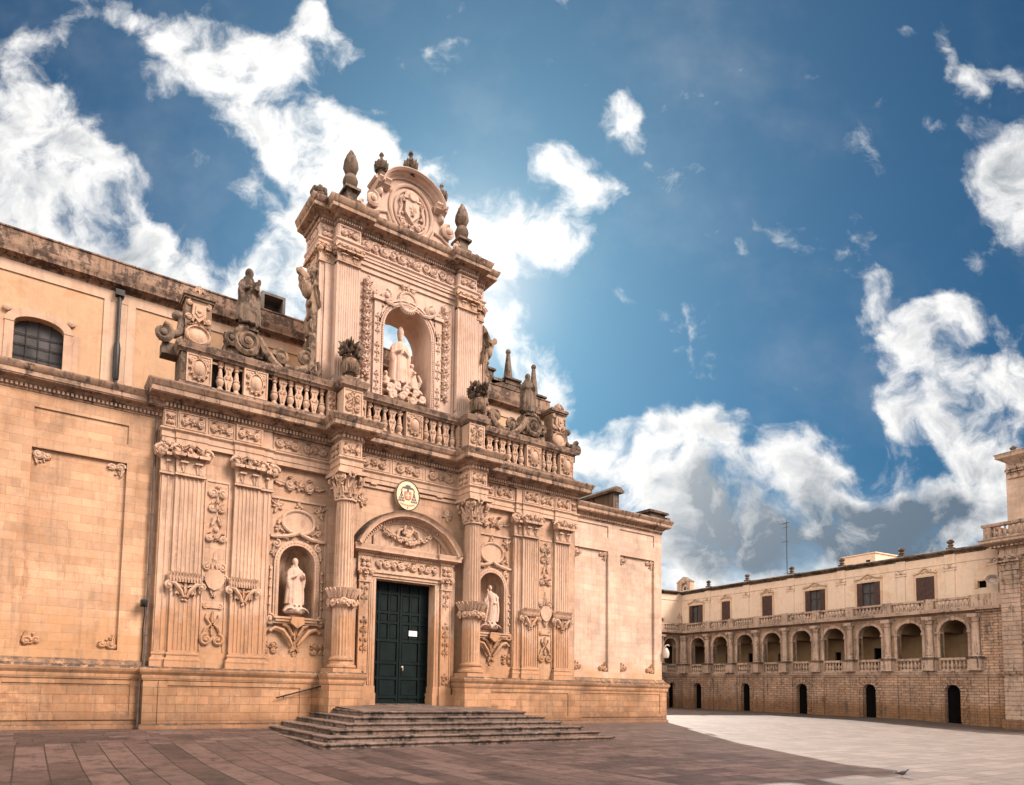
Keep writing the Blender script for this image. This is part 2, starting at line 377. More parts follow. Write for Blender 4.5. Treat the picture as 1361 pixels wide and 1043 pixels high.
class MB:
    def __init__(s): s.v, s.f = [], []
    def add(s, vs, fs):
        k = len(s.v); s.v += [tuple(p) for p in vs]; s.f += [tuple(i + k for i in f) for f in fs]
    def quad(s, a, b, c, d): s.add([a, b, c, d], [(0, 1, 2, 3)])
    def box(s, x0, x1, y0, y1, z0, z1):
        s.add([(x0, y0, z0), (x1, y0, z0), (x1, y1, z0), (x0, y1, z0), (x0, y0, z1), (x1, y0, z1), (x1, y1, z1), (x0, y1, z1)],
              [(0, 3, 2, 1), (4, 5, 6, 7), (0, 1, 5, 4), (1, 2, 6, 5), (2, 3, 7, 6), (3, 0, 4, 7)])
    def fbox(s, F, a0, a1, b0, b1, c0, c1):
        s.add([F(a0, b0, c1), F(a1, b0, c1), F(a1, b0, c0), F(a0, b0, c0), F(a0, b1, c1), F(a1, b1, c1), F(a1, b1, c0), F(a0, b1, c0)],
              [(0, 3, 2, 1), (4, 5, 6, 7), (0, 1, 5, 4), (1, 2, 6, 5), (2, 3, 7, 6), (3, 0, 4, 7)])
    def loft(s, rings, caps=True, closed=True):
        n = len(rings[0]); vs = [p for r in rings for p in r]; fs = []
        m = n if closed else n - 1
        for i in range(len(rings) - 1):
            for j in range(m):
                k = (j + 1) % n
                fs.append((i * n + j, i * n + k, (i + 1) * n + k, (i + 1) * n + j))
        if caps and closed:
            fs.append(tuple(range(n - 1, -1, -1))); b = (len(rings) - 1) * n; fs.append(tuple(b + j for j in range(n)))
        s.add(vs, fs)
    def prism(s, F, poly, c0, c1):
        s.loft([[F(a, b, c0) for a, b in poly], [F(a, b, c1) for a, b in poly]])
    def lathe(s, x, y, z, prof, seg=14, a0=0.0, a1=2 * PI, sx=1.0, sy=1.0, caps=True):
        full = abs(a1 - a0 - 2 * PI) < 1e-6
        n = seg if full else seg + 1
        rings = [[(x + sx * r * math.cos(a0 + (a1 - a0) * j / seg), y + sy * r * math.sin(a0 + (a1 - a0) * j / seg), z + h) for j in range(n)] for r, h in prof]
        s.loft(rings, caps=caps and full, closed=full)
    def flathe(s, F, a, b, prof, seg=12):
        """turned boss on a wall: prof = (radius, height off the wall)"""
        s.loft([[F(a + r * math.cos(2 * PI * j / seg), b + r * math.sin(2 * PI * j / seg), c) for j in range(seg)] for r, c in prof])
    def oval(s, F, a, b, rx, rz, prof, seg=20):
        """oval boss on a wall: prof = (scale, height off the wall)"""
        s.loft([[F(a + rx * k * math.cos(2 * PI * j / seg), b + rz * k * math.sin(2 * PI * j / seg), c) for j in range(seg)] for k, c in prof])
    def tube(s, pts, rad, seg=6, flat=1.0):
        pts = [Vector(p) for p in pts]; n = len(pts)
        if not hasattr(rad, '__len__'): rad = [rad] * n
        t0 = (pts[1] - pts[0]).normalized()
        ref = Vector((0, -1, 0)) if abs(t0.y) < 0.9 else Vector((0, 0, 1))
        N = (ref - t0 * ref.dot(t0)).normalized(); rings = []
        for i in range(n):
            t = (pts[min(i + 1, n - 1)] - pts[max(i - 1, 0)]).normalized()
            N = N - t * N.dot(t)
            N = N.normalized() if N.length > 1e-6 else t.orthogonal().normalized()
            B = t.cross(N)
            rings.append([pts[i] + (N * math.cos(2 * PI * j / seg) * flat + B * math.sin(2 * PI * j / seg)) * rad[i] for j in range(seg)])
        s.loft(rings)
    def ball(s, c, r, seg=10, rings=7):
        rx, ry, rz = r if hasattr(r, '__len__') else (r, r, r)
        R_ = []
        for i in range(rings + 1):
            t = PI * (0.02 + 0.96 * i / rings)
            R_.append([(c[0] + rx * math.sin(t) * math.cos(2 * PI * j / seg), c[1] + ry * math.sin(t) * math.sin(2 * PI * j / seg), c[2] - rz * math.cos(t)) for j in range(seg)])
        s.loft(R_)
    def sweep(s, path, prof, ends=True):
        """moulding: profile (outward, z) run along a plan path; outward is to the right of travel"""
        P = [Vector(p) for p in path]; n = len(P); D = [(P[i + 1] - P[i]).normalized() for i in range(n - 1)]
        Nn = [Vector((d.y, -d.x)) for d in D]; M = []
        for i in range(n):
            if i == 0: M.append(Nn[0])
            elif i == n - 1: M.append(Nn[-1])
            else:
                q = Nn[i - 1] + Nn[i]; M.append(q / max(0.15, 1 + Nn[i - 1].dot(Nn[i])))
        rings = [[(P[i].x + M[i].x * d, P[i].y + M[i].y * d, z) for d, z in prof] for i in range(n)]
        s.loft(rings, caps=ends, closed=True) if ends else s.loft(rings, caps=False, closed=False)
    def holes(s, F, x0, x1, z0, z1, ops, t, back=False, seg=12, floor=True):
        """wall sheet in frame F with openings ops = (xl, xr, zb, zs, arched); reveals t deep"""
        ops = sorted(ops); x = x0; q = lambda a, b, c=0.0: F(a, b, c)
        def rect(a0, a1, b0, b1):
            if a1 - a0 > 1e-5 and b1 - b0 > 1e-5:
                s.quad(q(a0, b0), q(a1, b0), q(a1, b1), q(a0, b1))
                if back: s.quad(q(a0, b0, -t), q(a0, b1, -t), q(a1, b1, -t), q(a1, b0, -t))
        for (xl, xr, zb, zs, arch) in ops:
            rect(x, xl, z0, z1); rect(xl, xr, z0, zb); x = xr
            if zb > z0 + 1e-5 or floor: s.quad(q(xl, zb), q(xl, zb, -t), q(xr, zb, -t), q(xr, zb))
            s.quad(q(xl, zb), q(xl, zs), q(xl, zs, -t), q(xl, zb, -t))
            s.quad(q(xr, zb), q(xr, zb, -t), q(xr, zs, -t), q(xr, zs))
            if not arch:
                rect(xl, xr, zs, z1); s.quad(q(xl, zs), q(xr, zs), q(xr, zs, -t), q(xl, zs, -t)); continue
            rise = arch if arch is not True else (xr - xl) / 2
            pts = [((xl + xr) / 2 - (xr - xl) / 2 * math.cos(PI * i / seg), zs + rise * math.sin(PI * i / seg)) for i in range(seg + 1)]
            for (a0, b0), (a1, b1) in zip(pts, pts[1:]):
                s.quad(q(a0, b0), q(a1, b1), q(a1, z1), q(a0, z1))
                if back: s.quad(q(a0, b0, -t), q(a0, z1, -t), q(a1, z1, -t), q(a1, b1, -t))
                s.quad(q(a0, b0), q(a0, b0, -t), q(a1, b1, -t), q(a1, b1))
        rect(x, x1, z0, z1)
    def archband(s, F, cx, zs, r0, r1, c0, c1, rise=None, seg=16, a0=0.0, a1=PI):
        k = 1.0 if rise is None else rise / r0
        rings = []
        for i in range(seg + 1):
            t = PI - (a0 + (a1 - a0) * i / seg); co_, si = math.cos(t), math.sin(t)
            k1 = (r0 * k + (r1 - r0)) / r1
            rings.append([F(cx + r0 * co_, zs + r0 * k * si, c0), F(cx + r1 * co_, zs + r1 * k1 * si, c0), F(cx + r1 * co_, zs + r1 * k1 * si, c1), F(cx + r0 * co_, zs + r0 * k * si, c1)])
        s.loft(rings)
    # ---- carved ornament -------------------------------------------------
    def spiral(s, F, a, b, r, turns=1.6, hand=1, start=0.0, w=0.06, c=0.02, n=9, grow=0.0):
        k = int(n * turns) + 2; pts, rad = [], []; w *= 1.1; c = max(c, w * .8)
        for i in range(k):
            t = i / (k - 1); an = start + hand * 2 * PI * turns * t; q = r * (1 - 0.86 * t)
            pts.append(F(a + q * math.cos(an), b + q * math.sin(an), c + grow * t)); rad.append(w * (1 - 0.45 * t))
        s.tube(pts, rad, 5)
        s.flathe(F, a, b, [(w * 1.05, c - .02), (w * 1.0, c + grow + w * .6), (w * .4, c + grow + w * 1.0)], 7)
    def leaf(s, F, a, b, ang, ln, wd, h=0.05, curl=0.04, n=4):
        ca, sa = math.cos(ang), math.sin(ang); vs, fs = [], []; h *= 1.6; n += 1; wd *= 1.12
        for i in range(n + 1):
            u = i / n; w = wd * (math.sin(PI * min(1, 0.18 + u * 0.8)) ** 0.8) * (1.0 if i % 2 == 0 else 0.66)
            if i == n: w *= 0.25
            for v, hh in ((-1, 0.0), (-.45, .8), (0, 0.55), (.45, .8), (1, 0.0)):
                x = ln * u; y = v * w * .5
                vs.append(F(a + x * ca - y * sa, b + x * sa + y * ca, -0.01 + h * hh * (1 - .5 * u) + curl * u * u * 1.2 + (0.01 if hh else 0)))
        for i in range(n):
            for j in range(4): fs.append((i * 5 + j, (i + 1) * 5 + j, (i + 1) * 5 + j + 1, i * 5 + j + 1))
        s.add(vs, fs)
    def rosette(s, F, a, b, r, h=0.07, n=6):
        for i in range(n): s.leaf(F, a, b, 2 * PI * i / n + .3, r, r * .75, h * .7, h * .2, 3)
        s.flathe(F, a, b, [(r * .34, 0), (r * .32, h * .8), (r * .14, h * 1.1)], 8)
    def cluster(s, F, a, b, r, h=0.08, n=7, seed=0):
        rn = random.Random(seed)
        for i in range(n):
            t = rn.random() * 2 * PI; q = r * math.sqrt(rn.random()) * .75; k = r * rn.uniform(.28, .42)
            p = F(a + q * math.cos(t), b + q * math.sin(t), h * .4); s.ball(p, k, 7, 5)
    def scroll_panel(s, F, a0, a1, b0, b1, h=0.05, n=None, seed=0):
        """mirrored scrollwork filling a panel: rosette in the middle, running scrolls with leaves to both sides"""
        h *= 1.45; w, hh = a1 - a0, b1 - b0; cx, cy = (a0 + a1) / 2, (b0 + b1) / 2; r = hh * .40
        if w < hh * 1.35:
            for sx in (-1, 1):
                for sy in (-1, 1):
                    s.spiral(F, cx + sx * w * .22, cy + sy * hh * .22, min(w, hh) * .23, 1.25, sx * sy, PI / 2 * (1 - sx), h * .62, h * .4, 8)
                s.leaf(F, cx + sx * w * .03, cy, 0 if sx > 0 else PI, w * .44, hh * .2, h, h * .3, 3)
            s.rosette(F, cx, cy, hh * .17, h * 1.2, 5); return
        s.rosette(F, cx, cy, r * .95, h * 1.3, 6)
        k = n or max(1, int((w / 2 - r) / (hh * .78)))
        st = (w / 2 - r * .9) / k
        for sx in (-1, 1):
            for i in range(k):
                x = cx + sx * (r * .9 + st * (i + .5)); up = 1 if i % 2 == 0 else -1
                s.spiral(F, x, cy, min(r, st * .55), 1.5, sx * up, PI * (sx > 0), h * .65, h * .4, 9)
                s.leaf(F, x - sx * st * .3, cy - up * hh * .33, (0 if sx > 0 else PI) + up * sx * .35, st * .75, hh * .28, h, h * .4, 3)
                s.leaf(F, x + sx * st * .2, cy + up * hh * .38, (PI if sx > 0 else 0) - up * sx * .3, st * .5, hh * .22, h, h * .4, 3)
    def candelabra(s, F, a, z0, z1, w, h=0.05, seed=0):
        """upright arabesque: paired scrolls and leaves up a stem"""
        h *= 1.4; rn = random.Random(seed); n = max(2, int((z1 - z0) / (w * .95))); st = (z1 - z0) / n
        s.tube([F(a, z0, .01), F(a, (z0 + z1) / 2, .02), F(a, z1, .01)], h * .5, 5)
        for i in range(n):
            z = z0 + st * (i + .5); up = 1 if i % 2 == 0 else -1
            for sx in (-1, 1):
                s.spiral(F, a + sx * w * .27, z, w * .21, 1.35, sx * up, PI * (sx > 0), h * .6, h * .4, 8)
                s.leaf(F, a + sx * w * .05, z - up * st * .1, PI / 2 + up * 0 - sx * (PI / 2 - up * .9), w * .5, w * .22, h, h * .5, 3)
            s.rosette(F, a, z + st * .38, w * .15, h * 1.1, 5)
    # ---- mouldings -------------------------------------------------------
    def dentils(s, F, a0, a1, b0, b1, c0, c1, step, fill=.55):
        n = max(1, int((a1 - a0) / step)); st = (a1 - a0) / n
        for i in range(n):
            x = a0 + st * (i + .5); s.fbox(F, x - st * fill / 2, x + st * fill / 2, b0, b1, c0, c1)
    def fluted(s, F, a0, a1, b0, b1, c0, c1, n, depth=0.035, edge=0.05):
        """pilaster shaft: flat fillets and hollow flutes across its face"""
        w = (a1 - a0 - 2 * edge) / n; pr = [(a0, c0), (a0, c1)]
        for i in range(n):
            x = a0 + edge + w * i; pr += [(x + w * .12, c1), (x + w * .2, c1 - depth * .7), (x + w * .5, c1 - depth), (x + w * .8, c1 - depth * .7), (x + w * .88, c1)]
        pr += [(a1, c1), (a1, c0)]
        s.loft([[F(x, b0, c) for x, c in pr], [F(x, b1, c) for x, c in pr]])
        s.fbox(F, a0, a1, b1 - .10, b1, c0, c1 + .002); s.fbox(F, a0, a1, b0, b0 + .07, c0, c1 + .002)


def link(ob):
    COL.objects.link(ob); return ob


def finish(mb, name, angle=38):
    me = bpy.data.meshes.new(name); me.from_pydata(mb.v, [], mb.f)
    bm = bmesh.new(); bm.from_mesh(me); bmesh.ops.remove_doubles(bm, verts=bm.verts, dist=1e-5); bmesh.ops.recalc_face_normals(bm, faces=bm.faces)
    lim = R(angle)
    for f in bm.faces: f.smooth = False
    for e in bm.edges:
        if len(e.link_faces) == 2:
            t = e.calc_face_angle(0.0)
            if t > lim: e.smooth = False
            elif t > .01:
                for f in e.link_faces: f.smooth = True
    bm.to_mesh(me); bm.free()
    return me


def obj(name, mb, mat, parent=None, loc=(0, 0, 0), rotz=0.0, angle=38, sc=None):
    me = mb if isinstance(mb, bpy.types.Mesh) else finish(mb, name, angle)
    if not me.materials: me.materials.append(MATS[mat])
    o = link(bpy.data.objects.new(name, me))
    o.location = loc; o.rotation_euler = (0, 0, rotz)
    if sc: o.scale = sc if hasattr(sc, '__len__') else (sc,) * 3
    if parent: o.parent = parent
    return o


def tag(o, label=None, cat=None, group=None, kind=None):
    if label: o['label'] = label
    if cat: o['category'] = cat
    if group: o['group'] = group
    if kind: o['kind'] = kind
    return o


def thing(name, label, cat, loc=(0, 0, 0), rotz=0.0, group=None):
    o = link(bpy.data.objects.new(name, None)); o.location = loc; o.rotation_euler = (0, 0, rotz); o.empty_display_size = 0.3
    return tag(o, label, cat, group)


def dup(o, loc=None, parent=None, sc=None, rotz=None):
    """a copy of a part with copies of its sub-parts (shared meshes)"""
    c = link(o.copy()); c.parent = parent if parent else o.parent
    if loc is not None: c.location = loc
    if sc is not None: c.scale = sc
    if rotz is not None: c.rotation_euler = (0, 0, rotz)
    for ch in list(o.children):
        d = link(ch.copy()); d.parent = c
    return c
# ---------------------------------------------------------------- ground
def smooth(t): t = max(0.0, min(1.0, t)); return t * t * (3 - 2 * t)


def ground_z(x, y):
    """the square falls gently away from the church front and is level further out"""
    return -0.29 * min(1.0, max(0.0, -y - 0.1) / 7.0) * (1 - smooth((x - 60) / 60))


def build_ground():
    mb = MB(); xs = [-300, -120, -60, -40] + [-30 + i * 1.5 for i in range(47)] + [45, 52, 60, 80, 140, 300]
    ys = [-200, -90, -50, -35, -26] + [-22 + i * 1.0 for i in range(15)] + [-7.1] + [-6 + i for i in range(6)] + [-.1, 1] + [5, 12, 25, 45, 90, 300]
    n = len(xs)
    mb.add([(x, y, ground_z(x, y)) for y in ys for x in xs], [(j * n + i, j * n + i + 1, (j + 1) * n + i + 1, (j + 1) * n + i) for j in range(len(ys) - 1) for i in range(n - 1)])
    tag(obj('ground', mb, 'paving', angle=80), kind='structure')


build_ground()

# ---------------------------------------------------------------- the cathedral
CH = thing('cathedral', 'ornate honey coloured stone cathedral front with tall central gable over a dark green door', 'cathedral')
XB = 9.42                      # half width of the main block
Z_ARCH, Z_FR, Z_CO, Z_TOP = 9.47, 9.95, 10.58, 11.40


# --- plinth
def build_plinth():
    mb = MB()
    pth = [(-XB - .24, 0.42), (-XB - .24, -.12), (-3.62, -.12), (-3.62, -1.0), (-2.28, -1.0), (-2.28, .1)]
    pr = [(0, -.5), (.08, -.5), (.08, .12), (.05, .16), (0, .18), (0, 1.56), (.03, 1.58), (.06, 1.70), (.05, 1.74), (0.10, 1.82), (.13, 1.86), (.13, 1.95), (.10, 1.985), (0, 2.02), (-.30, 2.02), (-.30, -.5)]
    mb.sweep(pth, pr)
    for sx in (-1, 1):
        if sx > 0:
            mb = MB(); mb.sweep([(2.28, .1), (2.28, -1.0), (3.62, -1.0), (3.62, -.12), (XB + .24, -.12), (XB + .24, .3)], pr)
        lo, hi = sorted((sx * 3.72, sx * (XB + .1))); mb.box(lo, hi, -.1, .6, -.4, 2.015)
        lo, hi = sorted((sx * 2.35, sx * 3.55)); mb.box(lo, hi, -.95, .6, -.4, 2.012)
        # sunk panels: raised borders
        F = wall(-.12)
        lo, hi = sorted((sx * 3.95, sx * 9.2))
        for a0, a1, b0, b1 in ((lo - .001, hi, 1.42, 1.555), (lo, hi, .18, .36), (lo, lo + .28, .36, 1.42), (hi - .42, hi, .36, 1.42)):
            mb.fbox(F, a0, a1, b0, b1, -.05, .035)
        obj('plinth', mb, 'plinth_stone', CH)


build_plinth()


def build_walls():
    mb = MB()
    inner = []
    for sx in (-1, 1):
        ops = [(sx * 4.51 - .69, sx * 4.51 + .69, 3.98, 5.95, True)]
        lo, hi = sorted((sx * 3.3, sx * 5.85))
        mb.holes(wall(.28), lo, hi, 1.9, 9.6, ops, .12)
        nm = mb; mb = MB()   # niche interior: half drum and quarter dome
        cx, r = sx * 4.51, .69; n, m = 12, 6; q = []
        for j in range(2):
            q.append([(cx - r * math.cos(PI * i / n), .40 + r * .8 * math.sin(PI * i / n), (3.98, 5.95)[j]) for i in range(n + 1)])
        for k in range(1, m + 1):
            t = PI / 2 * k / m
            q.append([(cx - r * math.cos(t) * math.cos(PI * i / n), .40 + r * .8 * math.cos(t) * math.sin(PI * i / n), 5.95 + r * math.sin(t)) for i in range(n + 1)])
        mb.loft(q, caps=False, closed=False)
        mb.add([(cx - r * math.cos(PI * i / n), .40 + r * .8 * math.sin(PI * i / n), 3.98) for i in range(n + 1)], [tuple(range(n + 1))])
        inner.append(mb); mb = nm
        # panelled strip beside the niche
        lo, hi = sorted((sx * 5.62, sx * XB)); mb.box(lo, hi, .12, 1.2, 1.9, 9.6)
    # door bay
    mb.holes(wall(.1), -3.4, 3.4, 0.4, 10.0, [(-1.55, 1.55, .4, 5.75, False)], .6)
    # upper part behind the entablature and the terrace on top
    mb.box(-XB + .02, XB - .02, .13, 1.3, 9.55, 11.2)
    mb.box(-XB + .02, XB - .02, .10, 5.0, 11.2, 11.36)
    mb.box(-XB + .02, XB - .02, 1.3, 5.0, 0, 11.2) if False else None
    mw = obj('main_wall', mb, 'facade_stone', CH)
    for q in inner: obj('niche_shell', q, 'shaded_niche_stone', mw)


build_walls()


# --- pilasters of the lower storey
def cap_flat(F, w, h, d, seed=0):
    """composite capital on a pilaster face: leaves, corner volutes, flower, abacus"""
    mb = MB()
    mb.prism(F, [(-w / 2, 0), (w / 2, 0), (w * .54, h * .8), (-w * .54, h * .8)], -.05, d * .35)
    mb.fbox(F, -w / 2 - .03, w / 2 + .03, -.05, .02, -.05, d * .45)
    big = w > .7
    for i in range(2 if big else 1):
        x = (-.25 + .5 * i) * w if big else 0
        mb.fbox(F, x - w * .13, x + w * .13, h * .36, h * .41, 0, d * .95); mb.leaf(F, x, h * .05, PI / 2, h * .42, w * .26, d * .5, d * .55, 4)
    mb.dentils(F, -w / 2, w / 2, h * .02, h * .07, d * .2, d * .5, w * .1, .6)
    for i in range(3 if big else 1):
        x = (i - 1) * w * .42 if big else 0
        mb.prism(F, [(x - w * .17, h * .56), (x + w * .17, h * .56), (x + w * .22, h * .66), (x - w * .22, h * .66)], 0, d * 1.35)
        for q in (-1, 0, 1): mb.leaf(F, x + q * w * .02, h * .58, PI / 2 - q * .75, h * .34, w * .17, d * 1.1, d * .5, 3)
    for sx in (-1, 1):
        mb.spiral(F, sx * w * .50, h * .72, h * .21, 1.6, sx, PI * (sx < 0), h * .075, d * .75, 9, d * .15)
        mb.cluster(F, sx * w * .50, h * .74, h * .13, d * 2.2, 4, 3 + sx)
        mb.leaf(F, sx * w * .40, h * .52, PI / 2 - sx * .9, h * .42, h * .26, d * .8, d * .6, 3)
        mb.leaf(F, sx * w * .52, h * .93, PI / 2 + sx * 2.2, h * .34, h * .22, d * .9, d * .7, 3)
    mb.prism(F, [(-w * .66, h * .90), (w * .66, h * .90), (w * .66, h), (-w * .66, h)], -.05, d * .75)
    mb.cluster(F, 0, h * .80, h * .26, d * 2.0, 9, seed)
    for sx in (-1, 1): mb.leaf(F, sx * w * .10, h * .98, -PI / 2 + sx * 1.0, h * .42, h * .24, d * .8, d * .5, 3)
    return mb


def base_flat(F, w, z0, z1, d):
    mb = MB(); h = z1 - z0
    mb.fbox(F, -w / 2 - .10, w / 2 + .10, z0, z0 + h * .38, -.1, d + .09)
    for k, (a, e) in enumerate(((.38, .075), (.46, .09), (.56, .075), (.60, .03), (.72, .03), (.76, .05), (.84, .06), (.92, .045))):
        pass
    pr = [(.085, .38), (.10, .44), (.10, .52), (.075, .58), (.035, .62), (.03, .72), (.05, .76), (.06, .83), (.05, .90), (.0, .94), (0, 1.0)]
    rings = []
    for e, t in pr:
        rings.append([F(-w / 2 - e, z0 + h * t, -.1), F(w / 2 + e, z0 + h * t, -.1), F(w / 2 + e, z0 + h * t, d + e), F(-w / 2 - e, z0 + h * t, d + e)])
    mb.loft(rings)
    return mb


def garland_flat(F, w, z0, z1, d, seed=0):
    """band of upright leaves with a swag of two leaf scrolls and a pendant below"""
    mb = MB(); h = z1 - z0; zb = z0 + h * .64; n = 11
    mb.prism(F, [(-w * .55, zb), (w * .55, zb), (w * .62, z1 - .04), (-w * .62, z1 - .04)], -.03, d + .06)
    for i in range(n):
        x = -w * .56 + w * 1.12 * (i + .5) / n
        mb.leaf(Fr(F(0, 0, d + .05), F.x, F.u, F.n), x, zb, PI / 2, h * .36, w * 2.1 / n, .07, .07, 4)
    G = Fr(F(0, 0, d), F.x, F.u, F.n)
    for sx in (-1, 1):
        mb.spiral(G, sx * w * .56, zb - h * .12, h * .12, 1.4, -sx, PI / 2, .055, .05, 9, .04)
        mb.tube([G(sx * w * .60, zb - .02, .05), G(sx * w * .36, zb - h * .06, .09), G(sx * w * .16, zb - h * .28, .08), G(sx * w * .05, zb - h * .5, .05)], [.06, .075, .07, .04], 6)
        for k, (x, z, an, l) in enumerate(((.50, -.06, -PI / 2, .30), (.36, -.10, -PI / 2 - sx * .4, .36), (.20, -.16, -PI / 2 + sx * .5, .30), (.30, -.02, -PI / 2 - sx * 1.0, .28))):
            mb.leaf(G, sx * w * x, zb + h * z, an, h * l, w * .17, .06, .05, 4)
    mb.leaf(G, 0, zb, -PI / 2, h * .42, w * .2, .07, .03, 4)
    mb.cluster(G, 0, z0 + h * .10, h * .13, .07, 6, seed)
    for sx in (-1, 1): mb.leaf(G, 0, z0 + h * .24, -PI / 2 + sx * .9, h * .2, w * .13, .05, .03, 3)
    return mb


def pilaster(xc, w, yf, seed, strip=0):
    """fluted pilaster with a narrower half pilaster beside it (strip = -1 left, +1 right)"""
    F = Fr((xc, yf, 0)); mb = MB()
    mb.fluted(F, -w / 2, w / 2, 2.5, 8.50, -.2, 0, 6)
    if strip:
        a, b_ = sorted((strip * w / 2, strip * (w / 2 + .42))); G = Fr((xc, yf + .08, 0))
        mb.fluted(G, a, b_, 2.5, 8.50, -.2, 0, 2)
    p = obj('pilaster', mb, 'carved_stone', CH)
    b = base_flat(F, w, 2.0, 2.55, 0)
    if strip:
        B2 = base_flat(Fr((xc + strip * (w / 2 + .23), yf + .09, 0)), .42, 2.0, 2.55, 0); b.add(B2.v, B2.f)
    obj('pilaster_base', b, 'carved_stone', p)
    c = cap_flat(Fr((xc, yf, 8.46)), w, .98, .22, seed)
    if strip:
        c2 = cap_flat(Fr((xc + strip * (w / 2 + .26), yf + .10, 8.46)), .44, .96, .2, seed + 5); c.add(c2.v, c2.f)
    obj('capital', c, 'carved_stone', p, angle=30)
    obj('leaf_garland', garland_flat(F, w, 4.2, 5.18, 0, seed), 'carved_stone', p, angle=30)
    return p


PIL = [(-8.49, .93, -1), (-6.53, .88, 1), (6.53, .88, -1), (8.49, .93, 0)]
for i, (x, w, st) in enumerate(PIL): pilaster(x, w, 0.0, i, st)


def side_reliefs():
    for sx in (-1, 1):
        mb = MB(); F = wall(.12, sx * 7.53)
        # sunk panel border
        for a0, a1, b0, b1 in ((-.40, .40, 8.42, 8.50), (-.42, -.37, 2.6, 8.42), (.37, .42, 2.6, 8.42)): mb.fbox(F, a0, a1, b0, b1, -.02, .03)
        mb.candelabra(F, 0, 7.25, 8.3, .62, .06, 1)
        for s2 in (-1, 1):
            mb.spiral(F, s2 * .18, 8.05, .15, 1.5, s2, 0 if s2 < 0 else PI, .045, .03)
            mb.leaf(F, s2 * .02, 7.3, -PI / 2 + s2 * .35, .45, .2, .07, .05)
        mb.flathe(F, 0, 6.78, [(.10, 0), (.09, .08), (.03, .11)], 7)
        mb.scroll_panel(F, -.34, .34, 6.3, 6.66, .06); mb.fbox(F, -.3, .3, 6.45, 6.5, -.01, .04)
        # shield cartouche
        mb.prism(F, [(-.30, 5.22), (-.34, 5.0), (-.2, 4.76), (0, 4.66), (.2, 4.76), (.34, 5.0), (.30, 5.22), (.16, 5.38), (-.16, 5.38)], 0, .11)
        for s2 in (-1, 1):
            mb.spiral(F, s2 * .26, 5.46, .13, 1.4, -s2, PI / 2, .04, .05); mb.leaf(F, s2 * .1, 5.4, PI / 2 + s2 * .25, .34, .16, .06, .03)
            mb.spiral(F, s2 * .34, 5.12, .10, 1.2, s2, 0, .04, .05); mb.leaf(F, s2 * .12, 4.72, -PI / 2 - s2 * .4, .3, .16, .07, .03)
        mb.leaf(F, 0, 5.55, PI / 2, .5, .2, .06, .0); mb.cluster(F, 0, 4.5, .12, .06, 5, 3)
        # lower lyre
        mb.fbox(F, -.28, .28, 4.06, 4.12, 0, .05)
        for s2 in (-1, 1):
            mb.spiral(F, s2 * .24, 4.12, .10, 1.3, -s2, PI / 2, .035, .03)
            mb.spiral(F, s2 * .2, 2.98, .2, 1.5, -s2, PI / 2, .06, .03)
            mb.tube([F(s2 * .3, 3.15, .03), F(s2 * .2, 3.38, .05), F(s2 * .06, 3.5, .05), F(s2 * .22, 3.72, .05), F(s2 * .2, 3.86, .03)], [.05, .055, .05, .04, .03], 6)
        mb.leaf(F, 0, 3.55, PI / 2, .42, .2, .07, .03); mb.leaf(F, 0, 3.45, -PI / 2, .35, .22, .07, .03)
        obj('arabesque_panel', mb, 'carved_stone', CH, angle=30)


side_reliefs()


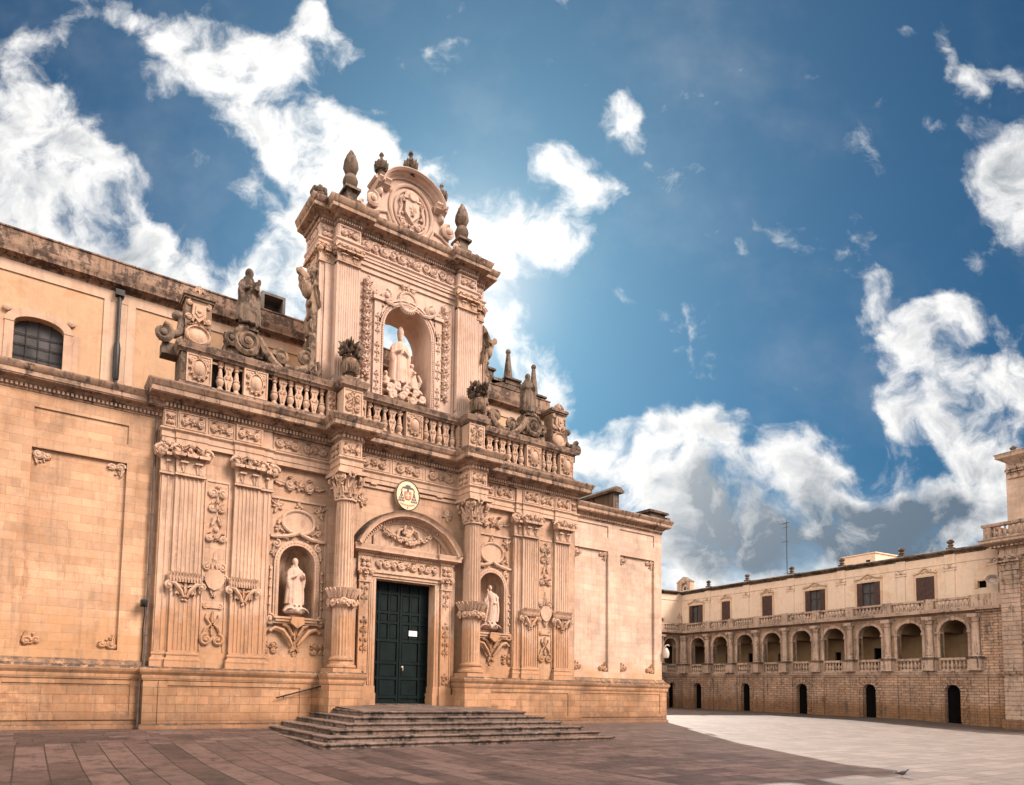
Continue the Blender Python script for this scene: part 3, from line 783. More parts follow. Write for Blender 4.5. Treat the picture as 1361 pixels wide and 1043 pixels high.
def niche_parts(sx, seed):
    cx = sx * 4.51; F = wall(.28, cx); mb = MB()
    # frame: jamb strips and archivolt with bead
    for s2 in (-1, 1):
        a, b_ = sorted((s2 * .69, s2 * .88)); mb.fbox(F, a, b_, 3.95, 5.95, -.02, .09)
        a, b_ = sorted((s2 * .92, s2 * 1.02)); mb.fbox(F, a, b_, 3.95, 5.80, -.02, .05)
        mb.dentils(Fr(F(s2 * .785, 0, .09), F.u, -F.x * 1.0, F.n), 3.98, 5.95, -.025, .025, -.01, .03, .09, .6)
        for k in range(5): mb.flathe(F, s2 * 1.0, 4.4 + k * .32, [(.06, .03), (.05, .09), (.02, .11)], 6)
    mb.archband(F, 0, 5.95, .69, .88, -.02, .09)
    for k in range(19):
        t = PI * (k + .5) / 19; mb.flathe(F, .785 * math.cos(t), 5.95 + .785 * math.sin(t), [(.03, .08), (.025, .115)], 5)
    fr = obj('niche_frame', mb, 'carved_stone', CH)
    # spandrels, broken pediment and oval cartouche
    mb = MB()
    for s2 in (-1, 1):
        mb.spiral(F, s2 * .82, 6.62, .16, 1.4, s2, PI / 2, .05, .04); mb.leaf(F, s2 * .9, 6.15, PI / 2, .4, .2, .06, .03)
        mb.cluster(F, s2 * .95, 6.28, .12, .06, 5, seed + s2)
        mb.tube([F(s2 * .98, 6.86, .06), F(s2 * .5, 6.92, .10), F(s2 * .16, 7.02, .12), F(s2 * .02, 7.12, .1)], [.06, .07, .07, .04], 6)
        mb.fbox(F, min(s2 * .45, s2 * 1.06), max(s2 * .45, s2 * 1.06), 6.84, 6.92, -.02, .12)
        mb.rosette(F, s2 * .82, 8.05, .24, .09); mb.leaf(F, s2 * .8, 8.05, PI / 2 - s2 * 1.1, .32, .18, .07, .04); mb.leaf(F, s2 * .8, 8.05, -PI / 2 + s2 * .4, .34, .18, .07, .04)
        mb.cluster(F, s2 * .80, 7.20, .16, .09, 6, seed + 3); mb.leaf(F, s2 * .78, 7.35, PI / 2 + s2 * .4, .3, .2, .08, .05)
        mb.leaf(F, s2 * .52, 7.08, PI / 2 - s2 * .9, .4, .16, .08, .05)
    ov = [(.62 * math.cos(2 * PI * k / 24), 7.50 + .44 * math.sin(2 * PI * k / 24)) for k in range(24)]
    mb.tube([F(a, b, .05) for a, b in ov] + [F(*ov[0], .05)], .062, 6)
    mb.prism(F, [(a * .9, 7.5 + (b - 7.5) * .9) for a, b in ov], 0, .05)
    mb.cluster(F, 0, 8.05, .15, .10, 6, seed); mb.leaf(F, 0, 8.1, PI / 2, .22, .2, .08, .03)
    for k in range(5): mb.flathe(F, -.4 + .2 * k, 6.72 + .06 * abs(2 - k), [(.06, 0), (.05, .07), (.02, .09)], 6)
    obj('cartouche', mb, 'carved_stone', fr, angle=30)
    # console under the niche
    mb = MB()
    mb.fbox(F, -.86, .86, 3.72, 3.80, -.02, .16); mb.fbox(F, -.80, .80, 3.80, 3.90, -.02, .22); mb.fbox(F, -.88, .88, 3.90, 3.97, -.02, .26)
    for s2 in (-1, 1):
        mb.spiral(F, s2 * .98, 3.85, .19, 1.7, s2, PI / 2, .06, .08, 10, .06)
        mb.tube([F(s2 * .92, 3.46, .1), F(s2 * .78, 3.56, .13), F(s2 * .5, 3.48, .16), F(s2 * .26, 3.18, .15), F(s2 * .1, 2.95, .1)], [.05, .07, .09, .09, .05], 6)
        mb.tube([F(s2 * .5, 3.70, .1), F(s2 * .28, 3.62, .14), F(s2 * .1, 3.3, .14)], [.05, .07, .05], 6)
        mb.flathe(F, s2 * .94, 3.45, [(.07, .04), (.065, .13), (.03, .16)], 7)
        mb.scroll_panel(F, s2 * .92 - .32, s2 * .92 + .32, 2.62, 3.1, .05)
        mb.leaf(F, 0, 3.0, -PI / 2 + s2 * .5, .35, .2, .08, .05)
    mb.leaf(F, 0, 3.6, -PI / 2, .5, .26, .09, .04); mb.cluster(F, 0, 2.86, .17, .09, 7, seed); mb.leaf(F, 0, 2.72, -PI / 2, .2, .3, .06, .02)
    mb.prism(F, [(-.22, 3.98), (-.26, 3.75), (0, 3.56), (.26, 3.75), (.22, 3.98)], .1, .34)
    obj('console', mb, 'carved_stone', fr, angle=30)
    # carved frieze between the capitals
    mb = MB(); mb.fbox(F, -1.05, 1.05, 8.28, 8.36, -.02, .06); mb.scroll_panel(F, -.55, .55, 8.55, 9.2, .07)
    for s2 in (-1, 1): mb.leaf(F, s2 * .6, 8.85, PI / 2 - s2 * 1.4, .4, .3, .07, .04)
    obj('frieze_relief', mb, 'carved_stone', fr, angle=30)
    # strip pilasters framing the bay
    mb = MB()
    for s2 in (-1, 1): mb.fbox(F, s2 * 1.12 - .04, s2 * 1.12 + .04, 2.1, 8.3, -.02, .05)
    mb.fbox(F, -1.2, 1.2, 2.02, 2.52, -.02, .10)
    obj('bay_border', mb, 'carved_stone', fr)


niche_parts(-1, 11); niche_parts(1, 17)


# --- the two columns
def build_column():
    X0 = -2.93; Y0 = -.43
    mb = MB(); n = 20; rings = []
    zs = [2.55, 2.6, 2.62, 3.5, 4.4, 5.2, 6.2, 7.2, 8.0, 8.42, 8.44, 8.50]
    for z in zs:
        t = (z - 2.55) / 5.95; r = .375 - .055 * max(0, t - .25) ** 1.3 * 1.2
        fl = 0.0 if (z < 2.61 or z > 8.43) else (.022 if z < 4.3 else .04)
        ring = []
        for k in range(n):
            for q, dd in ((0, 0), (.18, 0), (.3, .75), (.59, 1), (.88, .75)):
                a = 2 * PI * (k + q) / n; rr = r - fl * dd; ring.append((rr * math.cos(a), rr * math.sin(a), z))
        rings.append(ring)
    mb.loft(rings)
    mb.lathe(0, 0, 0, [(.36, 8.36), (.40, 8.38), (.40, 8.44), (.36, 8.46)], 24)
    col = obj('column', mb, 'carved_stone', CH, (X0, Y0, 0))
    b = MB(); b.box(-.55, .55, -.55, .55, 2.0, 2.16)
    b.lathe(0, 0, 0, [(.50, 2.16), (.545, 2.2), (.545, 2.27), (.50, 2.31), (.44, 2.34), (.42, 2.41), (.44, 2.44), (.47, 2.47), (.47, 2.52), (.43, 2.55), (.385, 2.6), (.37, 2.62)], 28)
    obj('column_base', b, 'carved_stone', col)
    g = MB(); g.lathe(0, 0, 0, [(.40, 4.40), (.47, 4.46), (.47, 4.66), (.42, 4.72), (.44, 4.75), (.55, 5.0), (.60, 5.10), (.52, 5.12), (.36, 5.08)], 24)
    for k in range(20):
        a = 2 * PI * k / 20; F = Fr((.44 * math.cos(a), .44 * math.sin(a), 4.74), (-math.sin(a), math.cos(a), 0), (math.cos(a) * .42, math.sin(a) * .42, 1), (math.cos(a), math.sin(a), 0)); g.leaf(F, 0, 0, PI / 2, .36, .15, .05, .05)
    for k in range(8):
        a = 2 * PI * (k + .5) / 8; F = Fr((.47 * math.cos(a), .47 * math.sin(a), 0), (-math.sin(a), math.cos(a), 0), (0, 0, 1), (math.cos(a), math.sin(a), 0))
        g.spiral(F, 0, 4.58, .14, 1.3, 1 if k % 2 else -1, 0, .055, .04, 8, .03); g.cluster(F, .17, 4.56, .12, .09, 4, k); g.leaf(F, .1, 4.62, -PI / 2 + (.5 if k % 2 else -.5), .26, .16, .07, .05)
    obj('leaf_garland', g, 'carved_stone', col, angle=30)
    c = MB(); c.lathe(0, 0, 0, [(.33, 8.46), (.33, 8.8), (.40, 9.15), (.46, 9.28)], 20)
    for k in range(8):
        a = 2 * PI * k / 8
        for a2, z, l, w in ((a, 8.48, .44, .26), (a + PI / 8, 8.62, .52, .24)):
            F = Fr((.33 * math.cos(a2), .33 * math.sin(a2), 0), (-math.sin(a2), math.cos(a2), 0), (0, 0, 1), (math.cos(a2), math.sin(a2), 0)); c.leaf(F, 0, z, PI / 2, l, w, .09, .13)
    for k in range(4):
        a = PI / 4 + PI / 2 * k; F = Fr((.50 * math.cos(a), .50 * math.sin(a), 0), (-math.sin(a), math.cos(a), 0), (0, 0, 1), (math.cos(a), math.sin(a), 0))
        for q in (-1, 1):
            F2 = Fr((.52 * math.cos(a + q * .22), .52 * math.sin(a + q * .22), 0), (-math.sin(a - q * .5), math.cos(a - q * .5), 0), (0, 0, 1), (math.cos(a - q * .5), math.sin(a - q * .5), 0))
            c.spiral(F2, q * .02, 9.16, .16, 1.5, q, PI / 2, .06, .04, 9, .05)
        c.leaf(F, 0, 8.9, PI / 2, .3, .2, .1, .12)
        a2 = PI / 2 * k; F = Fr((.48 * math.cos(a2), .48 * math.sin(a2), 0), (-math.sin(a2), math.cos(a2), 0), (0, 0, 1), (math.cos(a2), math.sin(a2), 0)); c.cluster(F, 0, 9.28, .16, .1, 7, k)
    c.loft([[(x * .60, y * .60, z) for x, y in ((-1, -1), (0, -.86), (1, -1), (.86, 0), (1, 1), (0, .86), (-1, 1), (-.86, 0))] for z in (9.32, 9.45)])
    obj('capital', c, 'carved_stone', col, angle=30)
    dup(col, (-X0 + .03, Y0, 0), rotz=PI / 2 * 0)


build_column()


# --- entablature
YR = -.83
def ent_path():
    L = [(-XB, .45), (-XB, .02), (-8.98, .02), (-8.98, -.03), (-8.0, -.03), (-8.0, .02), (-7.02, .02), (-7.02, -.03), (-6.05, -.03), (-6.05, .02), (-5.7, .02), (-5.7, .10), (-3.37, .10), (-3.37, YR), (-2.5, YR), (-2.5, .0)]
    return L + [(-x, y) for x, y in reversed(L[:-1])] if False else L + [(2.5, .0), (2.5, YR), (3.37, YR), (3.37, .10), (5.7, .10), (5.7, .02), (6.05, .02), (6.05, -.03), (7.02, -.03), (7.02, .02), (8.0, .02), (8.0, -.03), (8.98, -.03), (8.98, .02), (XB, .02), (XB, .45)]


def cornice_path(): return [(-XB, .45), (-XB, .0), (-3.37, .0), (-3.37, YR), (-2.5, YR), (-2.5, .0), (2.5, .0), (2.5, YR), (3.37, YR), (3.37, .0), (XB, .0), (XB, .45)]


CORN = [(-.3, 0), (.03, 0), (.03, .04), (.05, .06), (.05, .19), (.13, .21), (.17, .27), (.20, .29), (.46, .33), (.46, .35), (.49, .36), (.49, .52), (.52, .54), (.55, .62), (.60, .68), (.61, .70), (.61, .74), (.3, .84), (-.3, .84)]


def build_entablature():
    mb = MB()
    mb.sweep(ent_path(), [(-.3, Z_ARCH), (.0, Z_ARCH), (.02, Z_ARCH + .01), (.02, Z_ARCH + .17), (.045, Z_ARCH + .18), (.045, Z_ARCH + .36), (.09, Z_ARCH + .41), (.11, Z_ARCH + .43), (.11, Z_FR), (.0, Z_FR + .01), (0, Z_CO + .01), (-.3, Z_CO + .01)])
    e = obj('entablature', mb, 'carved_stone', CH)
    mb = MB(); mb.sweep(cornice_path(), [(d, Z_CO + z) for d, z in CORN])
    obj('cornice', mb, 'cornice_stone', e)
    mb = MB(); z0, z1 = Z_CO + .07, Z_CO + .185
    P = cornice_path()
    for (xa, ya), (xb, yb) in zip(P, P[1:]):
        if abs(ya - yb) < 1e-6: mb.dentils(wall(ya), min(xa, xb) + .0, max(xa, xb), z0, z1, .04, .12, .125)
        else:
            out = 1 if (yb < ya) else -1
            F = Fr((xa, 0, 0), (0, 1, 0), (0, 0, 1), (-1 if yb < ya else 1, 0, 0)); mb.dentils(F, min(ya, yb), max(ya, yb), z0, z1, .04, .12, .125)
    obj('dentil_course', mb, 'carved_stone', e)
    # frieze carving
    mb = MB(); b0, b1 = Z_FR + .09, Z_CO - .05
    def pan(y, a0, a1, seed=0):
        F = wall(y); mb.scroll_panel(F, a0 + .05, a1 - .05, b0 + .02, b1 - .02, .05, None, seed)
        for q in ((a0 - .03, a1 + .03, b1, b1 + .03), (a0 - .03, a1 + .03, b0 - .03, b0), (a0 - .03, a0, b0, b1), (a1, a1 + .03, b0, b1)): mb.fbox(F, *q, -.02, .025)
    for s_ in (-1, 1):
        for y, a0, a1 in ((-.03, 8.07, 8.9), (.02, 7.1, 7.92), (-.03, 6.13, 6.97), (.02, 9.04, 9.36), (.10, 3.5, 4.5), (.10, 4.6, 5.6), (YR, 2.58, 3.30)):
            lo, hi = sorted((s_ * a0, s_ * a1)); pan(y, lo, hi)
        F = Fr((s_ * 3.37, 0, 0), (0, -1 if s_ < 0 else 1, 0), (0, 0, 1), (s_, 0, 0)); mb.scroll_panel(F, *( (.05, .7) if s_ < 0 else (-.7, -.05)), b0, b1, .05)
        F = Fr((s_ * 2.5, 0, 0), (0, 1 if s_ < 0 else -1, 0), (0, 0, 1), (-s_, 0, 0)); mb.scroll_panel(F, *((-.7, -.05) if s_ < 0 else (.05, .7)), b0, b1, .05)
    pan(0, -2.3, -.85); pan(0, -.7, .7); pan(0, .85, 2.3)
    obj('frieze_relief', mb, 'carved_stone', e, angle=30)
    # blocks under the architrave by the columns
    mb = MB()
    for s_ in (-1, 1):
        mb = MB(); F = wall(.1, s_ * 2.0); mb.rosette(F, 0, 8.75, .26, .09); mb.leaf(F, 0, 8.75, PI / 2, .3, .2, .06, .03); mb.leaf(F, 0, 8.75, -PI / 2, .3, .2, .06, .03)
        F = wall(.0); mb.fbox(F, s_ * 1.55 - .14, s_ * 1.55 + .14, 9.42, 9.47, -.2, .04); obj('corner_flower', mb, 'carved_stone', e, angle=30)
    mb = MB()
    mb.fbox(wall(.1), -2.45, 2.45, 9.30, 9.42, -.1, .07)
    obj('string_course', mb, 'carved_stone', e, angle=30)


build_entablature()


# --- doorway
def build_door():
    mb = MB(); F = wall(0)
    # jambs and lintel
    for s_ in (-1, 1):
        a, b_ = sorted((s_ * 1.37, s_ * 1.58)); mb.fbox(F, a, b_, 1.55, 5.72, -.5, .08)
        a, b_ = sorted((s_ * 1.30, s_ * 1.62)); mb.fbox(F, a, b_, .6, 1.28, -.5, .12); a, b_ = sorted((s_ * 1.33, s_ * 1.60)); mb.fbox(F, a, b_, 1.28, 1.55, -.5, .10)
        mb.dentils(Fr((s_ * 1.475, 0, 0), (0, 0, 1), (1, 0, 0), (0, -1, 0)), 1.6, 5.7, -.02, .02, .07, .10, .10, .6)
        # flanking strip pilasters
        a, b_ = sorted((s_ * 1.62, s_ * 2.14)); mb.fbox(F, a, b_, 1.55, 5.62, -.2, .12)
        for q in (1.64, 2.08): a, b_ = sorted((s_ * q, s_ * (q + .045))); mb.fbox(F, a, b_, 1.6, 5.55, .1, .15)
        a, b_ = sorted((s_ * 1.60, s_ * 2.18)); mb.fbox(F, a, b_, 1.25, 1.55, -.2, .16); a, b_ = sorted((s_ * 1.58, s_ * 2.28)); mb.fbox(F, a, b_, .6, 1.25, -.2, .22)
        a, b_ = sorted((s_ * 2.2, s_ * 2.36)); mb.fbox(F, a, b_, 1.5, 6.4, -.2, .06)
    mb.fbox(F, -1.58, 1.58, 5.72, 5.80, -.5, .09); mb.fbox(F, -1.60, 1.60, 5.80, 5.93, -.3, .14); mb.fbox(F, -1.60, 1.60, 5.93, 6.02, -.3, .2)
    fr = obj('door_frame', mb, 'carved_stone', CH)
    mb = MB()
    for s_ in (-1, 1):
        mb = MB(); G = wall(-.12, s_ * 1.88); mb.candelabra(G, 0, 4.75, 5.5, .34, .035, 2); mb.candelabra(G, 0, 2.8, 4.2, .34, .035, 3); mb.candelabra(G, 0, 1.62, 2.1, .34, .035, 3); mb.scroll_panel(wall(-.16), s_ * 1.88 - .22, s_ * 1.88 + .22, 6.12, 6.5, .05); obj('strip_relief', mb, 'carved_stone', fr, angle=30)
    mb = MB(); mb.scroll_panel(wall(-.10), -1.45, 1.45, 6.12, 6.5, .06)
    obj('lintel_relief', mb, 'carved_stone', fr, angle=30)
    for s_ in (-1, 1): obj('capital', cap_flat(Fr((s_ * 1.88, -.12, 5.58)), .5, .46, .12, 4), 'carved_stone', fr, angle=30)
    # frieze and segmental pediment
    mb = MB()
    pth = [(-2.2, .1), (-2.2, -.16), (-1.58, -.16), (-1.58, -.10), (1.58, -.10), (1.58, -.16), (2.2, -.16), (2.2, .1)]
    mb.sweep(pth, [(-.1, 6.03), (.02, 6.03), (.02, 6.09), (0, 6.1), (0, 6.54), (.03, 6.56), (.03, 6.64), (.09, 6.67), (.22, 6.72), (.24, 6.73), (.24, 6.83), (.29, 6.92), (.29, 6.95), (-.1, 6.98)])
    mb.dentils(wall(-.13), -1.58, 1.58, 6.57, 6.65, .0, .04, .085)
    Rr, cz = 2.62, 8.42 - 2.62; half = math.asin(2.5 / Rr * .985)
    # tympanum sheet and arched cornice
    th = math.acos((6.97 - cz) / Rr); n = 20
    arc = [(Rr * math.sin(-th + 2 * th * i / n), cz + Rr * math.cos(-th + 2 * th * i / n)) for i in range(n + 1)]
    mb.prism(wall(0), [(a * .97, max(6.9, b - .04)) for a, b in arc], -.1, .02)
    prof = [(-.36, -.1), (-.36, .06), (-.30, .08), (-.28, .12), (-.2, .13), (-.16, .22), (-.14, .40), (-.04, .42), (.05, .5), (.05, .52), (.02, -.1)]
    rings = []
    for i in range(n + 1):
        t = -th + 2 * th * i / n; brk = .10 if abs(t) > th * .52 else 0.0
        rings.append([(( Rr + d) * math.sin(t), -(c + brk), cz + (Rr + d) * math.cos(t)) for d, c in prof])
    mb.loft(rings)
    for i in range(44):
        t = (-th + 2 * th * (i + .5) / 44) * .93; brk = .10 if abs(t) > th * .52 else 0.0
        X_, Z_ = (Rr - .24) * math.sin(t), cz + (Rr - .24) * math.cos(t); mb.fbox(Fr((X_, -brk, Z_), (math.cos(t), 0, -math.sin(t)), (math.sin(t), 0, math.cos(t))), -.025, .025, -.045, .045, .1, .17)
    for s_ in (-1, 1):
        a = s_ * 1.52; mb.prism(wall(0), [(a - .03, 6.95), (a + .03, 6.95), (a + .03, 7.66), (a - .03, 7.66)], 0, .1)
        mb.prism(wall(0), [(s_ * 1.62, 7.05), (s_ * 2.12, 7.05), (s_ * 1.62, 7.5)], .0, .07)
    mb.fbox(wall(0), -1.0, 1.0, 6.98, 7.06, 0, .1)
    ped = obj('pediment', mb, 'carved_stone', fr)
    # fruit swag in the tympanum
    mb = MB(); G = wall(-.02); rn = random.Random(5)
    for i in range(34):
        t = -1 + 2 * i / 33; x = t * 1.05; z = 7.32 + .33 * t * t; r = .135 * (1 - .45 * abs(t))
        for k in range(3): mb.ball(G(x + rn.uniform(-.05, .05), z + rn.uniform(-r, r), .10 + rn.uniform(0, .05)), r * rn.uniform(.42, .62), 7, 5)
    for s_ in (-1, 1):
        mb.cluster(G, s_ * 1.15, 7.74, .12, .10, 6, 3); mb.leaf(G, s_ * 1.1, 7.7, PI / 2 + s_ * .3, .3, .2, .07, .04)
        mb.tube([G(s_ * .10, 7.62, .08), G(s_ * .2, 7.86, .12), G(s_ * .12, 7.98, .1)], [.07, .06, .045], 6); mb.tube([G(s_ * .5, 7.5, .08), G(s_ * .42, 7.76, .12), G(s_ * .2, 7.84, .08)], [.06, .06, .04], 6)
    mb.cluster(G, 0, 7.68, .26, .16, 12, 9)
    obj('fruit_swag', mb, 'carved_stone', ped, angle=60)
    # carved dark line: weathered top of the arch
    mb = MB(); rings = []
    for i in range(n + 1):
        t = (-th + 2 * th * i / n) * 1.0; rings.append([((Rr + d) * math.sin(t), -c, cz + (Rr + d) * math.cos(t)) for d, c in ((.052, -.1), (.052, .47), (.085, .44), (.13, -.1))])
    mb.loft(rings); obj('weathered_capping', mb, 'black_stone', ped)
    # the door: two leaves, panelled
    for s_ in (-1, 1):
        mb = MB(); D = wall(.45); a, b_ = sorted((s_ * .008, s_ * 1.46)); mb.fbox(D, a, b_, .84, 5.75, -.08, 0)
        for z in (.90, 1.13, 1.87, 2.49, 3.38, 4.10, 4.50, 5.28, 5.70): mb.fbox(D, a + .01, b_ - .01, z - .055, z + .055, -.01, .045)
        for x, z0, z1 in ((.06, .85, 5.73), (.50, 3.38, 5.73), (.95, .85, 5.73), (1.36, .85, 5.73)): mb.fbox(D, s_ * x - .045, s_ * x + .045, z0, z1, -.01, .052)
        for z0, z1 in ((1.2, 1.8), (1.95, 2.42), (2.56, 3.3)):
            p, q = sorted((s_ * .16, s_ * .85)); mb.fbox(D, p, q, z0, z1, -.01, .018)
        for z0, z1 in ((3.47, 4.02), (4.17, 4.42), (4.58, 5.2)):
            for x0, x1 in ((.14, .42), (.58, .87), (1.02, 1.28)): p, q = sorted((s_ * x0, s_ * x1)); mb.fbox(D, p, q, z0, z1, -.01, .018)
        d = obj('door', mb, 'door_green', CH)
        if s_ > 0:
            k = MB(); k.flathe(wall(.40, .16), 0, 2.33, [(.05, 0), (.045, .03), (.02, .05)], 10); k.tube([(.16, .37, 2.30), (.17, .33, 2.28), (.16, .32, 2.22), (.15, .34, 2.18)], .012, 6); obj('handle', k, 'lamp_white', d)
    mb = MB(); mb.fbox(wall(.42), -1.5, 1.5, .78, .86, -.1, .5); obj('threshold', mb, 'step_stone', CH)


build_door()
notice = MB(); notice.fbox(wall(.40), .44, .83, 3.60, 3.82, -.004, .008); notice.fbox(wall(.40), .47, .80, 3.63, 3.79, .007, .011)
tag(obj('paper_notice', notice, 'paper_white'), 'small white paper notice taped on the dark green church door', 'notice')


# --- steps
def build_steps():
    ST = thing('entrance_steps', 'broad worn stone steps climbing on three sides to the church door', 'steps')
    z = [.73, .57, .40, .25, .09, -.075]; hw = [3.45, 3.98, 4.45, 5.02, 5.46, 5.76]; yf = [-3.35, -3.82, -4.22, -4.70, -5.14, -5.54]
    for i in range(6):
        mb = MB(); rn = random.Random(i); h, Y, Z = hw[i], yf[i], z[i]; zb = Z - .24 if i < 5 else -.5
        back = -.10
        def ring(e, zz): return [(-h - e, back, zz), (-h - e, Y - e, zz), (h + e, Y - e, zz), (h + e, back, zz)]
        # tread with rounded nosing over a set-back riser
        def pth(e): return [(-h + .0, back), (-h, Y), (h, Y), (h, back)]
        mb.sweep([(-h, back), (-h, Y), (h, Y), (h, back)], [(-.9 if i else -2.2, zb), (-.05, zb), (-.05, Z - .065), (-.01, Z - .06), (.012, Z - .03), (.0, Z - .004), (-.02, Z), (-.9 if i else -2.2, Z)])
        if i == 0:
            mb.add([(-h + .1, Y + .1, Z - .002), (h - .1, Y + .1, Z - .002), (h - .1, back, .82), (-h + .1, back, .82), (h - .1, .5, .83), (-h + .1, .5, .83)], [(0, 1, 2, 3), (3, 2, 4, 5)])
        obj('step', mb, 'step_stone', ST)
    return ST


build_steps()
hr = MB(); hr.tube([(-5.28, -.24, 1.05), (-5.24, -.27, 1.07), (-3.6, -.27, 1.50), (-3.50, -.27, 1.53)], .028, 8)
for x, zz in ((-5.0, 1.13), (-3.75, 1.46)): hr.tube([(x, -.27, zz), (x, -.2, zz - .06), (x, -.15, zz - .06)], .014, 6)
tag(obj('handrail', hr, 'black_metal'), 'thin dark iron handrail slanting along the plinth left of the door steps', 'handrail')
# --- side wings
def corner_orn(F, a, b, sx, sz, r=.3):
    mb = MB(); mb.spiral(F, a + sx * r * .35, b + sz * r * .3, r * .32, 1.3, sx * sz, 0, r * .13, .02)
    mb.spiral(F, a + sx * r * .95, b + sz * r * .35, r * .26, 1.2, -sx * sz, PI, r * .11, .02)
    mb.leaf(F, a + sx * r * .2, b + sz * r * .1, math.atan2(sz * .4, sx), r * 1.1, r * .5, .06, .03); mb.leaf(F, a + sx * .05, b + sz * r * .2, math.atan2(sz, sx * .25), r * .9, r * .4, .06, .03)
    mb.cluster(F, a + sx * r * .6, b + sz * r * .75, r * .25, .06, 4, 2)
    return mb


CW = [(-.3, 0), (.03, 0), (.03, .05), (.05, .06), (.05, .17), (.10, .19), (.15, .26), (.34, .30), (.34, .33), (.37, .34), (.37, .48), (.40, .50), (.44, .60), (.47, .64), (.47, .68), (.2, .80), (-.3, .84)]


def wing(x0, x1, yw, panels, uppers, ends, zc=10.33, plp=(), mat='wing_stone'):
    F = wall(yw); mb = MB(); d = .11
    ops = [(a, b_, z0, z1, False) for a, b_, z0, z1 in panels]
    mb.holes(F, x0, x1, 1.95, 8.95, ops, d); mb.holes(F, x0, x1, 8.95, zc + .05, [(a, b_, z0, z1, False) for a, b_, z0, z1 in uppers], .05)
    for a, b_, z0, z1 in panels: mb.quad(F(a, z0, -d), F(b_, z0, -d), F(b_, z1, -d), F(a, z1, -d))
    for a, b_, z0, z1 in uppers: mb.quad(F(a, z0, -.05), F(b_, z0, -.05), F(b_, z1, -.05), F(a, z1, -.05))
    if ends:
        mb.quad((x1, yw, -.5), (x1, 14, -.5), (x1, 14, zc + .1), (x1, yw, zc + .1))
    mb.add([(x0, yw, zc + .06), (x1, yw, zc + .06), (x1, 14, zc + .06), (x0, 14, zc + .06)], [(0, 1, 2, 3)])
    w = obj('side_wall', mb, mat, CH)
    pth = [(x0, yw), (x1, yw)] + ([(x1, 14)] if ends else [])
    mb = MB(); mb.sweep(pth, [(p, zc + q) for p, q in CW]); obj('cornice', mb, 'cornice_stone', w)
    mb = MB(); mb.dentils(F, x0, x1, zc + .07, zc + .165, .04, .11, .125); obj('dentil_course', mb, 'carved_stone', w)
    # plinth of the wing
    mb = MB(); mb.sweep([(x0, yw - .16), (x1 + (.16 if ends else 0), yw - .16)] + ([(x1 + .16, 14)] if ends else []), [(-.12, -.5), (.06, -.5), (.06, .10), (.04, .14), (0, .16), (0, 1.56), (.03, 1.58), (.06, 1.70), (.05, 1.74), (.10, 1.82), (.13, 1.86), (.13, 1.94), (.10, 1.97), (0, 2.03), (-.12, 2.2), (-.2, 2.2), (-.2, -.5)])
    G = wall(yw - .16)
    for a, b_, z0, z1 in plp:
        for q in ((a - .25, b_ + .25, z1, z1 + .10), (a - .25, b_ + .25, z0 - .15, z0), (a - .25, a, z0, z1), (b_, b_ + .25, z0, z1)): mb.fbox(G, *q, -.05, .035)
    obj('plinth', mb, 'plinth_stone', w)
    for a, b_, z0, z1 in panels:
        for sx, sz, px, pz in ((1, -1, a, z1), (-1, -1, b_, z1), (1, 1, a, z0), (-1, 1, b_, z0)):
            o = corner_orn(Fr((0, yw + d, 0)), px + sx * .03, pz + sz * .05, sx, sz, .42); obj('corner_ornament', o, 'carved_stone', w, angle=30)
    return w


WL = wing(-32, -XB, .40, [(-13.12, -10.42, 2.5, 8.62), (-17.2, -14.4, 2.5, 8.62), (-21.4, -18.6, 2.5, 8.62)], [(-13.12, -10.42, 9.25, 9.88), (-17.2, -14.4, 9.25, 9.88), (-21.4, -18.6, 9.25, 9.88)], False, plp=[(-13.5, -10.0, .45, 1.42), (-18.5, -14.2, .45, 1.42)])
WR = wing(XB, 15.9, .28, [(9.56, 11.88, 2.5, 8.52), (12.74, 15.32, 2.5, 8.45)], [(9.62, 11.88, 9.22, 9.78), (12.70, 15.32, 9.18, 9.78)], True, zc=9.93, plp=[(9.75, 15.5, .45, 1.45)], mat='wing_stone_pale')
# attic walls standing on the right wing roof
mb = MB(); mb.box(12.55, 12.95, .55, 4.8, 10.5, 11.72); mb.add([(12.38, .35, 11.72), (13.12, .35, 11.72), (13.12, 4.9, 11.72), (12.38, 4.9, 11.72), (12.38, .35, 11.86), (13.12, .35, 11.86), (13.12, 4.9, 11.86), (12.38, 4.9, 11.86)], [(0, 3, 2, 1), (4, 5, 6, 7), (0, 1, 5, 4), (1, 2, 6, 5), (2, 3, 7, 6), (3, 0, 4, 7)])
mb.prism(Fr((0, .40, 0)), [(12.38, 11.86), (13.12, 11.86), (12.95, 12.02), (12.55, 12.02)], -3, 0)
obj('attic_wall', mb, 'black_stone', WR)
mb = MB(); mb.box(14.85, 16.05, .15, 2.2, 10.55, 10.98); mb.box(14.72, 16.2, .02, 2.3, 10.98, 11.08); mb.box(14.95, 15.9, .25, 2.1, 11.08, 11.2); mb.box(16.05, 16.32, .05, 2.0, 10.6, 10.84); obj('attic_block', mb, 'black_stone', WR)


# --- balustrade over the main cornice
YB = -.02
def baluster_mesh():
    mb = MB(); P = [(.125, 0), (.125, .06), (.09, .08), (.075, .13), (.10, .17), (.135, .28), (.14, .34), (.10, .40), (.12, .42), (.12, .46), (.08, .50), (.085, .58), (.055, .74), (.05, .78), (.085, .80), (.085, .84), (.06, .87), (.10, .93), (.115, .96), (.115, .99)]
    mb.lathe(0, 0, 0, P, 12); return finish(mb, 'baluster')


